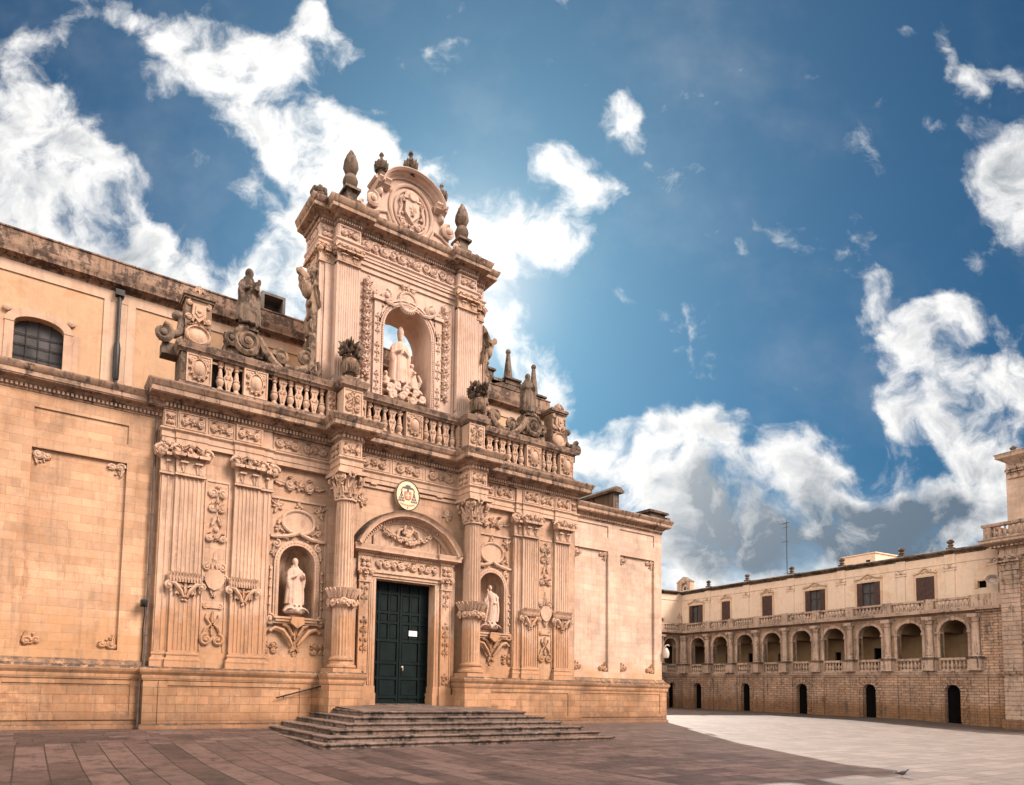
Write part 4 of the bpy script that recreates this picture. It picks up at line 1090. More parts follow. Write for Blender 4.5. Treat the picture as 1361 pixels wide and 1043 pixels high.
def flat_baluster_mesh():
    mb = MB(); F = wall(-.06)
    half = [(.07, 0), (.07, .10), (.12, .30), (.155, .45), (.155, .52), (.10, .60), (.09, .70), (.14, .80), (.15, .99)]
    poly = half + [(-a, b) for a, b in reversed(half)]
    mb.prism(F, poly, -.13, 0)
    for s_ in (-1, 1): mb.spiral(F, s_ * .06, .84, .05, 1.2, s_, PI / 2, .018, .01, 7); mb.spiral(F, s_ * .05, .47, .06, 1.2, -s_, PI / 2, .018, .01, 7)
    mb.leaf(F, 0, .12, PI / 2, .25, .1, .03, .0); mb.leaf(F, 0, .62, PI / 2, .18, .08, .03, .0)
    return finish(mb, 'flat_baluster', 50)


def build_balustrade():
    zb, z0, z1, zr = Z_TOP - .06, 11.62, 12.62, 12.98
    ba = tag(link(bpy.data.objects.new('balustrade', None))) ; ba.parent = CH
    bm_, fm = baluster_mesh(), flat_baluster_mesh()
    XE = 9.02
    mb = MB(); railp = [(-.20, 12.62), (.03, 12.62), (.05, 12.66), (.12, 12.72), (.12, 12.76), (.16, 12.84), (.17, 12.92), (.12, 12.97), (-.20, 12.98)]
    YP = YR + .12
    path = [(-XE, .4), (-XE, YB - .12), (-3.32, YB - .12), (-3.32, YP), (-2.44, YP), (-2.44, YB - .12), (2.44, YB - .12), (2.44, YP), (3.32, YP), (3.32, YB - .12), (XE, YB - .12), (XE, .4)]
    mb.sweep(path, railp)
    for s_ in (-1, 1): lo, hi = sorted((s_ * 2.46, s_ * 3.3)); mb.box(lo, hi, YP + .1, .2, 12.64, 12.965)
    obj('handrail_coping', mb, 'rail_stone', ba)
    mb = MB(); mb.sweep(path, [(-.24, zb - .1), (.06, zb - .1), (.06, zb + .16), (.03, zb + .22), (0, z0), (-.24, z0)])
    for s_ in (-1, 1): lo, hi = sorted((s_ * 2.46, s_ * 3.3)); mb.box(lo, hi, YP + .06, .2, zb, z0 - .004)
    obj('base_course', mb, 'rail_stone', ba)
    # dies
    def die(a0, a1, y, kind, seed=0):
        d = MB(); F = wall(y); d.fbox(F, a0, a1, z0 - .01, z1 + .01, -.26 if kind != 'big' else -.7, 0); w = a1 - a0; cx = (a0 + a1) / 2
        for q in ((a0, a1, z1 - .05, z1), (a0, a1, z0, z0 + .05), (a0, a0 + .05, z0 + .05, z1 - .05), (a1 - .05, a1, z0 + .05, z1 - .05)): d.fbox(F, *q, -.01, .025)
        dd = obj('pedestal', d, 'carved_stone', ba)
        r = MB()
        if kind == 'shield':
            r.oval(F, cx, 12.12, .27, .36, [(1.0, 0), (1.0, .07), (.86, .10), (.80, .06), (.74, .06), (.6, .11), (.3, .15), (.05, .155)])
            for q in range(12): r.flathe(F, cx + .30 * math.cos(2 * PI * q / 12), 12.12 + .39 * math.sin(2 * PI * q / 12), [(.05, 0), (.045, .07), (.02, .09)], 6)
            for s_ in (-1, 1): r.spiral(F, cx + s_ * .24, 12.38, .09, 1.3, -s_, PI / 2, .035, .06); r.leaf(F, cx + s_ * .2, 11.95, -PI / 2 - s_ * .4, .2, .14, .07, .04)
            r.leaf(F, cx, 12.42, PI / 2, .18, .2, .1, .05)
        else: r.candelabra(F, cx, z0 + .1, z1 - .1, w * .85, .05, seed)
        obj('relief', r, 'carved_stone', dd, angle=30)
    yb = YB - .12
    for a0, a1, k in ((-8.82, -7.98, 'shield'), (-6.86, -6.0, 'shield'), (-3.66, -3.34, 's'), (-2.42, -2.06, 's'), (-.24, .56, 'shield'), (2.30, 2.42, 's'), (3.34, 3.5, 's'), (6.12, 6.98, 'shield'), (8.16, 9.0, 'shield')): die(a0, a1, yb, k, int(a0 * 3) % 7)
    die(-3.28, -2.48, YP, 'big', 3); die(2.48, 3.28, YP, 'big', 4)
    ed = MB(); ed.box(-9.0, -8.83, yb, .9, z0 - .3, 12.64); obj('end_wall', ed, 'black_stone', ba)
    ed = MB(); ed.box(8.9, 9.01, yb + .1, .9, z0 - .3, 12.64); obj('end_wall', ed, 'black_stone', ba)
    bw = MB(); bw.box(-8.85, 8.9, .22, .36, 11.3, 12.62); obj('gap_shade_wall', bw, 'shaded_soot_stone', ba)  # added dark wall, stands in for the shaded, stained gaps behind the balusters
    # balusters: turned and flat ones alternate
    seq = [(-7.80, -6.95, 3, 0), (-5.86, -3.70, 7, 0), (-2.02, -.30, 5, 0), (.62, 2.28, 5, 0), (3.55, 6.08, 7, 0), (7.05, 8.1, 3, 0)]
    for a, b_, n, ph in seq:
        st = (b_ - a) / n
        for i in range(n):
            x = a + st * (i + .5)
            if (i + ph) % 2 == 0: obj('baluster', bm_, 'carved_stone', ba, (x, YB + .02, z0), sc=(1, 1, 1.01))
            else: obj('flat_baluster', fm, 'carved_stone', ba, (x, YB + .02, z0), sc=(1, 1, 1.01))


build_balustrade()

# --- the gable: upper storey
YG = .10
def build_gable():
    F = wall(YG + .25); mb = MB(); T = 1.5
    mb.holes(F, -3.3, 3.3, 11.3, 19.0, [(-1.12, 1.16, 13.0, 16.15, True)], T, back=True)
    mb.box(-3.3, -1.12, YG + .4, YG + T + .24, 11.3, 12.9); mb.box(1.16, 3.3, YG + .4, YG + T + .24, 11.3, 12.9)
    for s_ in (-1, 1):
        lo, hi = sorted((s_ * 3.3, s_ * 3.72)); mb.box(lo, hi, YG + .30, YG + T + .25, 11.3, 19.0)
        a = s_ * 3.3; mb.quad((a, YG + .25, 11.3), (a, YG + .25 + T, 11.3), (a, YG + .25 + T, 19), (a, YG + .25, 19))
    g = obj('gable_wall', mb, 'pale_carved_stone', CH)
    mb = MB(); mb.box(-3.25, 3.25, YG + .3, YG + T + .2, 19.0, 19.6); mb.box(-4.0, 4.0, YG - .02, YG + T + .4, 11.34, 11.9)
    obj('gable_core', mb, 'pale_carved_stone', g)
    for s_ in (-1, 1):
        cx = s_ * 2.86; w = .98; G = Fr((cx, YG, 0)); mb = MB()
        mb.fluted(G, -w / 2, w / 2, 13.35, 18.06, -.3, 0, 9, .022, .05)
        mb.fbox(G, -w / 2 - .06, w / 2 + .06, 11.8, 12.95, -.3, .06); mb.fbox(G, -w / 2 - .03, w / 2 + .03, 12.95, 13.35, -.3, .03)
        p = obj('pilaster', mb, 'pale_carved_stone', g)
        c = cap_flat(Fr((cx, YG, 18.04)), w * .98, .62, .16, 3 + s_); obj('capital', c, 'carved_stone', p, angle=30)
        # set-back side pilaster with a leaf term against the gable's flank
        mb = MB(); cx2 = s_ * 3.66; G = Fr((cx2, YG + .34, 0)); mb.fluted(G, -.30, .30, 13.2, 18.0, -.6, 0, 4, .022, .05); mb.fbox(G, -.36, .36, 11.8, 13.2, -.6, .04)
        mb.fluted(Fr((s_ * 3.96, YG + .34 + .7, 0), (0, -s_ * -1, 0), (0, 0, 1), (s_, 0, 0)), -.55, .55, 13.2, 18.0, -.3, 0, 4, .022, .05)
        p2 = obj('side_pilaster', mb, 'pale_carved_stone', g)
        c = cap_flat(Fr((cx2, YG + .34, 18.02)), .62, .62, .15, 5)
        c3 = cap_flat(Fr((s_ * 3.96, YG + 1.04, 18.02), (0, s_, 0), (0, 0, 1), (s_, 0, 0)), 1.0, .62, .15, 6); c.add(c3.v, c3.f)
        obj('capital', c, 'carved_stone', p2, angle=30)
    # entablature with breaks over the pilasters
    a1, a2 = 3.36, 3.98
    pth = [(-a2, YG + T + .25), (-a2, YG + .34), (-a1, YG + .34), (-a1, YG), (-2.36, YG), (-2.36, YG + .22), (2.36, YG + .22), (2.36, YG), (a1, YG), (a1, YG + .34), (a2, YG + .34), (a2, YG + T + .25)]
    mb = MB(); mb.sweep(pth, [(-.25, 18.62), (.02, 18.62), (.02, 18.72), (.05, 18.73), (.05, 18.82), (.09, 18.86), (.11, 18.88), (.11, 18.93), (0, 18.95), (0, 19.56), (-.25, 19.56)]); e = obj('gable_entablature', mb, 'pale_carved_stone', g)
    mb = MB(); mb.sweep(pth, [(-.25, 19.55), (.03, 19.55), (.05, 19.58), (.05, 19.68), (.12, 19.70), (.17, 19.78), (.40, 19.84), (.43, 19.86), (.43, 20.0), (.46, 20.02), (.52, 20.14), (.54, 20.2), (.54, 20.24), (.25, 20.36), (-.25, 20.36)]); obj('cornice', mb, 'cornice_stone', e)
    mb = MB()
    for y, a0, b_ in ((YG + .22, -2.3, 2.3), (YG, -3.36, -2.36), (YG, 2.36, 3.36), (YG + .34, -3.98, -3.36), (YG + .34, 3.36, 3.98)): mb.dentils(wall(y), a0, b_, 19.59, 19.68, .04, .11, .10)
    obj('dentil_course', mb, 'pale_carved_stone', e)
    mb = MB(); mb.scroll_panel(wall(YG + .22), -2.25, 2.25, 18.98, 19.52, .06, 5)
    for s_ in (-1, 1):
        F2 = wall(YG, s_ * 2.86)
        for q in ((-.46, .46, 19.46, 19.52), (-.46, .46, 18.98, 19.03), (-.46, -.41, 19.03, 19.46), (.41, .46, 19.03, 19.46)): mb.fbox(F2, *q, -.02, .03)
        mb.scroll_panel(F2, -.38, .38, 19.05, 19.44, .05); mb.rosette(F2, 0, 19.25, .15, .07)
        mb.scroll_panel(wall(YG + .34, s_ * 3.68), -.2, .2, 19.03, 19.46, .05)
        mb.scroll_panel(Fr((s_ * 3.98, YG + 1.0, 0), (0, s_, 0), (0, 0, 1), (s_, 0, 0)), -.5, .5, 19.03, 19.46, .05)
    obj('frieze_relief', mb, 'pale_carved_stone', e, angle=30)
    # recessed panel mouldings
    mb = MB(); Fw = wall(YG + .25)
    for q in ((-2.3, 2.3, 18.15, 18.22), (-2.3, 2.3, 18.40, 18.46), (-2.33, -2.26, 12.9, 18.15), (2.26, 2.33, 12.9, 18.15), (-2.3, 2.3, 12.9, 12.98)): mb.fbox(Fw, *q, -.02, .06)
    # niche frame: jambs, archivolt and pediment scrolls
    for s_ in (-1, 1):
        a, b_ = sorted((.02 + s_ * 1.16, .02 + s_ * 1.30)); mb.fbox(Fw, a, b_, 12.98, 16.15, -.02, .06)
        a, b_ = sorted((.02 + s_ * 1.30, .02 + s_ * 1.62)); mb.fbox(Fw, a, b_, 12.98, 17.12, -.02, .10)
        mb.fbox(Fw, .02 + s_ * 1.46 - .24, .02 + s_ * 1.46 + .24, 17.12, 17.26, -.02, .18)
    mb.archband(Fw, .02, 16.15, 1.14, 1.30, -.02, .07); mb.archband(Fw, .02, 16.15, 1.34, 1.42, -.02, .10)
    fr = obj('niche_frame', mb, 'pale_carved_stone', g)
    mb = MB()
    for k in range(46):
        t = PI * (k + .5) / 46; mb.flathe(Fw, .02 + 1.22 * math.cos(t), 16.15 + 1.22 * math.sin(t), [(.035, .05), (.03, .10)], 5)
    for k in range(32):
        for s_ in (-1, 1): mb.flathe(Fw, .02 + s_ * 1.23, 13.05 + k * .098, [(.035, .05), (.03, .10)], 5)
    Fj = wall(YG + .15)
    for s_ in (-1, 1):
        for z in (13.3, 14.5, 15.7): mb.candelabra(Fj, .02 + s_ * 1.46, z, z + .9, .24, .03, 2)
        mb.scroll_panel(Fw, *sorted((.02 + s_ * .95, .02 + s_ * 1.3)), 16.75, 17.1, .05)
        mb.spiral(Fw, .02 + s_ * 1.10, 17.42, .27, 1.6, s_, PI / 2, .09, .06, 10, .05); mb.spiral(Fw, .02 + s_ * 1.52, 17.42, .13, 1.3, -s_, PI / 2, .05, .05)
        mb.tube([Fw(s_ * .55, 17.25, .08), Fw(s_ * .72, 17.12, .1), Fw(s_ * 1.0, 17.14, .12), Fw(s_ * 1.3, 17.3, .1)], [.05, .07, .08, .05], 6)
        mb.leaf(Fw, s_ * .1, 18.0, PI / 2 - s_ * 1.1, .32, .2, .08, .05); mb.spiral(Fw, s_ * .20, 18.06, .11, 1.3, -s_, PI / 2, .04, .03)
    rr = [(.40 * math.cos(2 * PI * k / 24) - .03, 17.50 + .40 * math.sin(2 * PI * k / 24)) for k in range(25)]
    mb.tube([Fw(a, b, .06) for a, b in rr], .055, 6); mb.flathe(Fw, -.03, 17.5, [(.52, 0), (.5, .05), (.40, .06)], 24)
    for k in range(28):
        t = 2 * PI * k / 28; mb.flathe(Fw, -.03 + .47 * math.cos(t), 17.5 + .47 * math.sin(t), [(.035, .04), (.02, .09)], 5)
    mb.rosette(Fw, -.03, 17.5, .30, .10, 8); mb.leaf(Fw, -.03, 17.95, PI / 2, .3, .22, .1, .04)
    obj('scroll_relief', mb, 'pale_carved_stone', fr, angle=30)
    # flower festoons beside the frame
    for s_ in (-1, 1):
        mb = MB(); cx = s_ * 1.94 - (.1 if s_ > 0 else .0); mb.spiral(Fw, cx - s_ * .02, 17.86, .13, 1.3, s_, PI / 2, .05, .06)
        for k in range(7):
            z = 17.45 - k * .56
            mb.flathe(Fw, cx, z - .06, [(.13, 0), (.12, .10), (.05, .14)], 8); mb.rosette(Fr(Fw(0, 0, .07), Fw.x, Fw.u, Fw.n), cx, z - .06, .21, .10, 6)
            for q in (-1, 1): mb.leaf(Fw, cx + q * .02, z + .12, PI / 2 - q * .8, .27, .17, .10, .10); mb.leaf(Fw, cx + q * .03, z - .2, -PI / 2 + q * .7, .22, .15, .09, .08); mb.flathe(Fw, cx + q * .13, z + .26, [(.05, 0), (.045, .08), (.02, .11)], 6)
            mb.flathe(Fw, cx, z + .24, [(.07, 0), (.065, .10), (.03, .13)], 6)
        obj('flower_festoon', mb, 'pale_carved_stone', g, angle=30)
    # flank leaf scrolls (herm terms) at the sides
    for s_ in (-1, 1):
        mb = MB(); H = Fr((s_ * 3.98, YG + .55, 0), (s_, 0, 0), (0, 0, 1), (0, -1, 0)); D_ = .32
        prof = [(0, 13.5), (.28, 13.55), (.42, 13.8), (.34, 14.05), (.20, 14.2), (.30, 14.4), (.34, 14.7), (.20, 14.95), (.30, 15.3), (.33, 15.7), (.22, 16.0), (.30, 16.3), (.26, 16.6), (.46, 16.75), (.62, 17.0), (.58, 17.25), (.42, 17.3), (.36, 17.45), (.2, 17.7), (0, 17.85)]
        mb.prism(H, prof, -.30, .25)
        mb.ball(H(.55, 17.2, 0), (.18, .26, .22)); mb.ball(H(.36, 16.75, .05), (.24, .28, .35)); mb.tube([H(.40, 17.05, .2), H(.75, 17.38, .1), H(.85, 17.35, .05)], [.14, .15, .09], 6)
        for z in (16.2, 15.6, 14.9, 14.3): mb.ball(H(.28, z, .1), (.12, .22, .13), 8, 5)
        mb.spiral(H, .30, 13.75, .22, 1.5, 1, 0, .09, .25); mb.leaf(H, .1, 16.9, -PI / 2 - .2, .9, .35, .3, .15); mb.leaf(H, .1, 17.5, -PI / 2 + .3, .7, .3, .3, .1)
        obj('flank_term', mb, 'grey_stone', g, angle=60)
    return g


G_ = build_gable()


def build_crest():
    """crowning pediment with an oval coat of arms"""
    F = wall(YG + .2); mb = MB(); n = 22
    # silhouette
    right = [(2.55, 20.3), (2.5, 20.55), (2.05, 20.62), (1.70, 20.85), (1.45, 21.25), (1.36, 21.7), (1.40, 21.86)]
    arc = [(1.40 * math.cos(PI * i / n), 21.86 + 1.02 * math.sin(PI * i / n)) for i in range(n + 1)]
    poly = right + arc[1:-1] + [(-a, b) for a, b in reversed(right)]
    mb.prism(F, poly, -.8, 0)
    cr = obj('crest', mb, 'pale_carved_stone', CH)
    mb = MB(); th0, th1 = .10, PI - .10
    prof = [(-.12, 0), (-.12, .06), (-.04, .10), (.02, .26), (.05, .28), (.05, .36), (.12, .44), (.15, .44), (.15, -.85), (.0, -.85), (0, 0)]
    rings = []
    for i in range(n + 1):
        t = th0 + (th1 - th0) * i / n
        rings.append([F(1.40 * math.cos(t) + d * math.cos(t), 21.86 + 1.02 * math.sin(t) + d * math.sin(t), c) for d, c in prof])
    mb.loft(rings)
    for s_ in (-1, 1):
        mb.sweep([(s_ * 1.40 - .28, YG + .2), (s_ * 1.40 + .28, YG + .2)], [(-.8, 21.86), (.06, 21.86), (.10, 21.9), (.26, 21.98), (.28, 22.06), (.36, 22.14), (.36, 22.2), (-.8, 22.2)])
        # rising blocks behind the broken ends
        a, b_ = sorted((s_ * 1.2, s_ * 1.66)); mb.box(a, b_, YG + .22, YG + .9, 20.6, 21.9)
        mb.prism(wall(YG + .1), [(s_ * 1.30, 22.18), (s_ * 1.72, 22.18), (s_ * 1.80, 22.26), (s_ * 1.55, 22.46), (s_ * 1.3, 22.55)], -.7, .02)
    obj('arched_cornice', mb, 'pale_carved_stone', cr)
    mb = MB()
    ov = [(1.02 * math.cos(2 * PI * k / 32), 21.42 + 1.14 * math.sin(2 * PI * k / 32)) for k in range(33)]
    mb.tube([F(a, b, .03) for a, b in ov], .075, 6); mb.tube([F(a * .78, 21.42 + (b - 21.42) * .80, .03) for a, b in ov], .05, 6)
    arms = MB(); keep = mb; mb = arms
    # coat of arms: hat, cords and tassels, shield
    mb.flathe(F, 0, 21.78, [(.30, .0), (.30, .06), (.18, .10), (.14, .18)], 12); mb.fbox(F, -.34, .34, 21.70, 21.76, 0, .12)
    mb.prism(F, [(-.26, 21.62), (-.28, 21.2), (0, 20.9), (.28, 21.2), (.26, 21.62)], 0, .12); mb.cluster(F, 0, 21.35, .2, .2, 8, 2); mb.leaf(F, 0, 21.1, PI / 2, .4, .22, .16, .02)
    for s_ in (-1, 1):
        mb.tube([F(s_ * .25, 21.72, .08), F(s_ * .46, 21.62, .08), F(s_ * .40, 21.4, .08), F(s_ * .50, 21.1, .08), F(s_ * .42, 20.85, .06)], .035, 5)
        for k in range(3):
            for j in range(k + 1): mb.flathe(F, s_ * (.42 + .10 * (j - k / 2)), 21.35 - .2 * k, [(.055, 0), (.05, .07), (.02, .09)], 6)
        mb.spiral(F, s_ * .30, 20.82, .13, 1.4, s_, 0, .05, .05); mb.spiral(F, s_ * .34, 21.66, .09, 1.3, -s_, PI / 2, .04, .06)
    mb.cluster(F, 0, 20.85, .15, .1, 6, 3); mb.leaf(F, 0, 20.75, -PI / 2, .2, .2, .06, .03)
    mb = keep
    mb.add([F(0, 21.42, 0) + (Vector(p) - F(0, 21.30, 0)) * 1.22 for p in arms.v], arms.f)
    obj('oval_coat_of_arms', mb, 'pale_carved_stone', cr, angle=30)
    mb = MB()
    for s_ in (-1, 1):
        mb = MB(); mb.tube([F(s_ * (2.05), 20.62, .02), F(s_ * 1.55, 20.90, .03), F(s_ * 1.12, 21.0, .03), F(s_ * .95, 20.6, .03)], .06, 6)
        mb.spiral(F, s_ * 1.86, 21.22, .30, 1.6, s_, PI / 2, .11, .0, 10, .06); mb.spiral(F, s_ * 2.28, 20.80, .19, 1.3, -s_, PI / 2, .08, .0)
        mb.prism(F, [(s_ * 1.2, 20.6), (s_ * 1.95, 20.7), (s_ * 2.0, 21.1), (s_ * 1.6, 21.35), (s_ * 1.2, 21.9)], -.5, -.05)
        mb.candelabra(F, s_ * 1.02, 21.9, 22.35, .25, .03) if False else mb.rosette(F, s_ * 1.0, 22.05, .14, .05)
        mb.ball(F(s_ * 1.5, 21.72, -.05), (.16, .25, .2)); mb.leaf(F, s_ * 1.45, 21.9, -PI / 2 - s_ * -.3, .4, .25, .15, .05); obj('side_volute', mb, 'pale_carved_stone', cr, angle=30)
    # finials
    def flame(x, y, z, k=1.0, name='flame_finial'):
        m = MB(); m.box(x - .42, x + .42, y - .36, y + .36, z - .5, z - .1); m.box(x - .34, x + .34, y - .33, y + .33, z - .1, z + .12); m.box(x - .22, x + .22, y - .22, y + .22, z + .1, z + .52); m.box(x - .34, x + .34, y - .34, y + .34, z + .52, z + .62)
        m.lathe(x, y, z + .62, [(.20, 0), (.16, .06), (.28, .2), (.32, .4), (.24, .6), (.16, .66), (.22, .72), (.32, .95), (.29, 1.2), (.17, 1.5), (.05, 1.72), (.0, 1.76)], 12)
        for q in range(8):
            a = 2 * PI * q / 8; Fq = Fr((x + .27 * math.cos(a), y + .27 * math.sin(a), z), (-math.sin(a), math.cos(a), 0), (-.22 * math.cos(a), -.22 * math.sin(a), 1), (math.cos(a), math.sin(a), 0)); m.leaf(Fq, 0, 1.4, PI / 2, .7, .2, .10, .0); m.leaf(Fq, 0, .80, PI / 2, .45, .2, .10, .0)
        obj(name, m, 'black_stone', CH, angle=30)
    flame(-2.75, YG + .35, 20.70); flame(2.72, YG + .35, 20.70)
    def vase(x, y, z, k=1.0):
        m = MB(); m.lathe(x, y, z, [(.24 * k, -.1), (.24 * k, .04), (.14 * k, .08), (.2 * k, .2 * k), (.33 * k, .36 * k), (.36 * k, .5 * k), (.30 * k, .64 * k), (.12 * k, .74 * k), (.07 * k, .86 * k), (.07 * k, .98 * k), (.13 * k, 1.08 * k), (.10 * k, 1.16 * k), (.02 * k, 1.26 * k)], 14)
        for q in range(10):
            a = 2 * PI * q / 10; Fq = Fr((x + .22 * k * math.cos(a), y + .22 * k * math.sin(a), z + .2 * k), (-math.sin(a), math.cos(a), 0), (.3 * math.cos(a), .3 * math.sin(a), 1), (math.cos(a), math.sin(a), 0)); m.leaf(Fq, 0, 0, PI / 2, .44 * k, .16 * k, .09 * k, -.02)
        obj('vase_finial', m, 'black_stone', CH, angle=30)
    vase(-.12, YG + .1, 22.98, .86); vase(-1.48, YG + .15, 22.42, .80); vase(1.45, YG + .1, 22.38, .74)
    for s_ in (-1, 1):
        m = MB(); x = s_ * 3.85; y = YG + .9; m.lathe(x, y, 20.3, [(.3, 0), (.3, .1), (.16, .2), (.30, .4), (.36, .62), (.25, .8), (.28, .95), (.1, 1.0)], 10)
        for q in range(7):
            a = 2 * PI * q / 7; m.ball((x + .24 * math.cos(a), y + .24 * math.sin(a), 21.15), (.14, .14, .16), 7, 5)
        obj('bud_finial', m, 'black_stone', CH, angle=30)
        m = MB(); m.box(s_ * 3.4 - .16, s_ * 3.4 + .16, YG + .2, YG + .6, 20.34, 20.62); m.ball((s_ * 3.4, YG + .4, 20.66), (.17, .17, .14)); obj('stub_finial', m, 'grey_stone', CH)


build_crest()


# --- volutes, heraldic piers and their pedestals on the terrace
def build_terrace(s_):
    F = Fr((0, .28, 0), (s_, 0, 0), (0, 0, 1), (0, -1, 0)); X_ = lambda a: a
    # a runs outward from the axis
    mb = MB()
    prof = [(4.05, 12.9), (4.05, 13.35), (4.2, 13.5), (4.6, 13.42), (4.85, 13.3), (5.05, 13.35), (5.3, 13.45), (5.55, 13.3), (5.8, 13.5), (6.0, 13.8), (6.2, 14.05), (6.3, 14.25), (7.05, 14.25), (7.15, 13.8), (7.45, 13.6), (7.55, 13.25), (7.4, 12.95)]
    mb.prism(F, prof, -.45, .05)
    mb.spiral(F, 6.72, 13.72, .50, 2.0, -1, PI / 2, .13, .12, 12, .10); mb.flathe(F, 6.72, 13.72, [(.52, .0), (.5, .12), (.3, .14)], 20)
    mb.spiral(F, 7.28, 13.72, .26, 1.4, 1, PI, .09, .12, 9, .05)
    mb.spiral(F, 5.45, 13.52, .26, 1.5, 1, 0, .12, .10, 10, .05); mb.spiral(F, 4.52, 13.72, .27, 1.5, -1, PI, .12, .10, 10, .05)
    mb.tube([F(6.3, 14.0, .1), F(6.05, 13.55, .14), F(5.7, 13.2, .14), F(5.4, 13.12, .1)], [.12, .17, .16, .10], 7)
    mb.tube([F(5.3, 13.2, .1), F(4.9, 13.15, .14), F(4.5, 13.3, .14), F(4.28, 13.55, .14), F(4.35, 13.85, .12), F(4.6, 13.98, .1)], [.12, .16, .18, .16, .13, .09], 7)
    mb.tube([F(4.3, 13.25, .1), F(4.05, 13.2, .14), F(3.9, 13.45, .12), F(4.0, 13.75, .1)], [.1, .12, .1, .06], 7)
    for k, (a, b, an) in enumerate(((6.1, 13.35, 3.4), (5.75, 13.12, 3.2), (7.0, 13.3, 2.6), (6.4, 13.25, 2.9), (7.35, 13.4, 1.2))): mb.leaf(F, a, b, an, .5, .24, .16, .05)
    mb.leaf(F, 6.75, 14.22, -PI / 2, .3, .3, .15, .05)
    obj('volute_buttress', mb, 'grey_stone', CH, angle=30)
    mb = MB(); mb.fbox(F, 6.34, 7.05, 14.18, 14.26, -.5, .18); mb.fbox(F, 6.42, 6.97, 14.26, 14.36, -.42, .12); mb.spiral(F, 6.6, 14.0, .1, 1.3, 1, 0, .04, .16); mb.spiral(F, 6.82, 14.0, .1, 1.3, -1, PI, .04, .16)
    obj('statue_plinth', mb, 'black_stone', CH)
    # heraldic pier
    mb = MB(); mb.fbox(F, 7.98, 8.86, 12.6, 14.72, -.5, .05); mb.fbox(F, 7.92, 8.92, 14.72, 14.80, -.55, .10); mb.fbox(F, 7.88, 8.96, 14.80, 14.92, -.6, .16)
    p = obj('heraldic_pier', mb, 'grey_stone', CH)
    mb = MB()
    mb.prism(F, [(8.2, 14.55), (8.18, 14.15), (8.42, 13.92), (8.66, 14.15), (8.64, 14.55)], .04, .14); mb.prism(F, [(8.3, 14.46), (8.29, 14.2), (8.42, 14.07), (8.55, 14.2), (8.54, 14.46)], .13, .18); mb.flathe(F, 8.42, 14.28, [(.08, .17), (.06, .22), (.02, .24)], 8)
    for q in (-1, 1):
        mb.spiral(F, 8.42 + q * .30, 14.56, .09, 1.3, -q, PI / 2, .04, .08); mb.spiral(F, 8.42 + q * .32, 14.05, .10, 1.3, q, 0, .045, .08); mb.leaf(Fr(F(0, 0, .05), F.x, F.u, F.n), 8.42 + q * .22, 13.9, PI / 2 + q * .3, .5, .16, .09, .03)
        mb.leaf(F, 8.42 + q * .05, 13.86, PI / 2 + q * 1.7, .42, .16, .1, .04)
        mb.leaf(F, 8.42 + q * .2, 14.93, PI / 2 + q * .5, .34, .22, .15, -.02)
    mb.oval(F, 8.42, 13.46, .43, .34, [(1.0, .04), (1.0, .12), (.88, .16), (.80, .10), (.72, .09), (.5, .13), (.1, .15)], 22); mb.cluster(F, 8.42, 13.88, .14, .16, 6, 3); mb.cluster(F, 8.42, 15.02, .18, .08, 7, 5); mb.leaf(F, 8.42, 14.9, PI / 2, .38, .26, .12, -.02)
    obj('shield_relief', mb, 'carved_stone', p, angle=30)
    mb = MB()
    mb.tube([F(8.95, 13.2, -.1), F(9.1, 13.25, -.08), F(9.22, 13.45, -.08), F(9.2, 13.8, -.08), F(9.15, 14.05, -.08), F(9.28, 14.16, -.1), F(9.4, 14.05, -.1)] if False else [F(9.6, 13.30, -.1), F(9.42, 13.38, -.1), F(9.15, 13.36, -.1), F(8.98, 13.5, -.1), F(8.95, 13.8, -.1), F(9.0, 14.02, -.1), F(9.12, 14.1, -.1), F(9.2, 14.0, -.1)], [.10, .13, .14, .14, .13, .12, .12, .10], 8)
    mb.spiral(F, 9.56, 13.22, .30, 1.5, 1, PI / 2, .12, -.1, 10, .0); mb.ball(F(9.14, 14.02, -.1), (.15, .16, .15), 8, 6)
    mb.fbox(F, 8.9, 9.55, 12.6, 13.0, -.5, .0)
    obj('end_scroll', mb, 'black_stone', CH, angle=60)


build_terrace(-1); build_terrace(1)


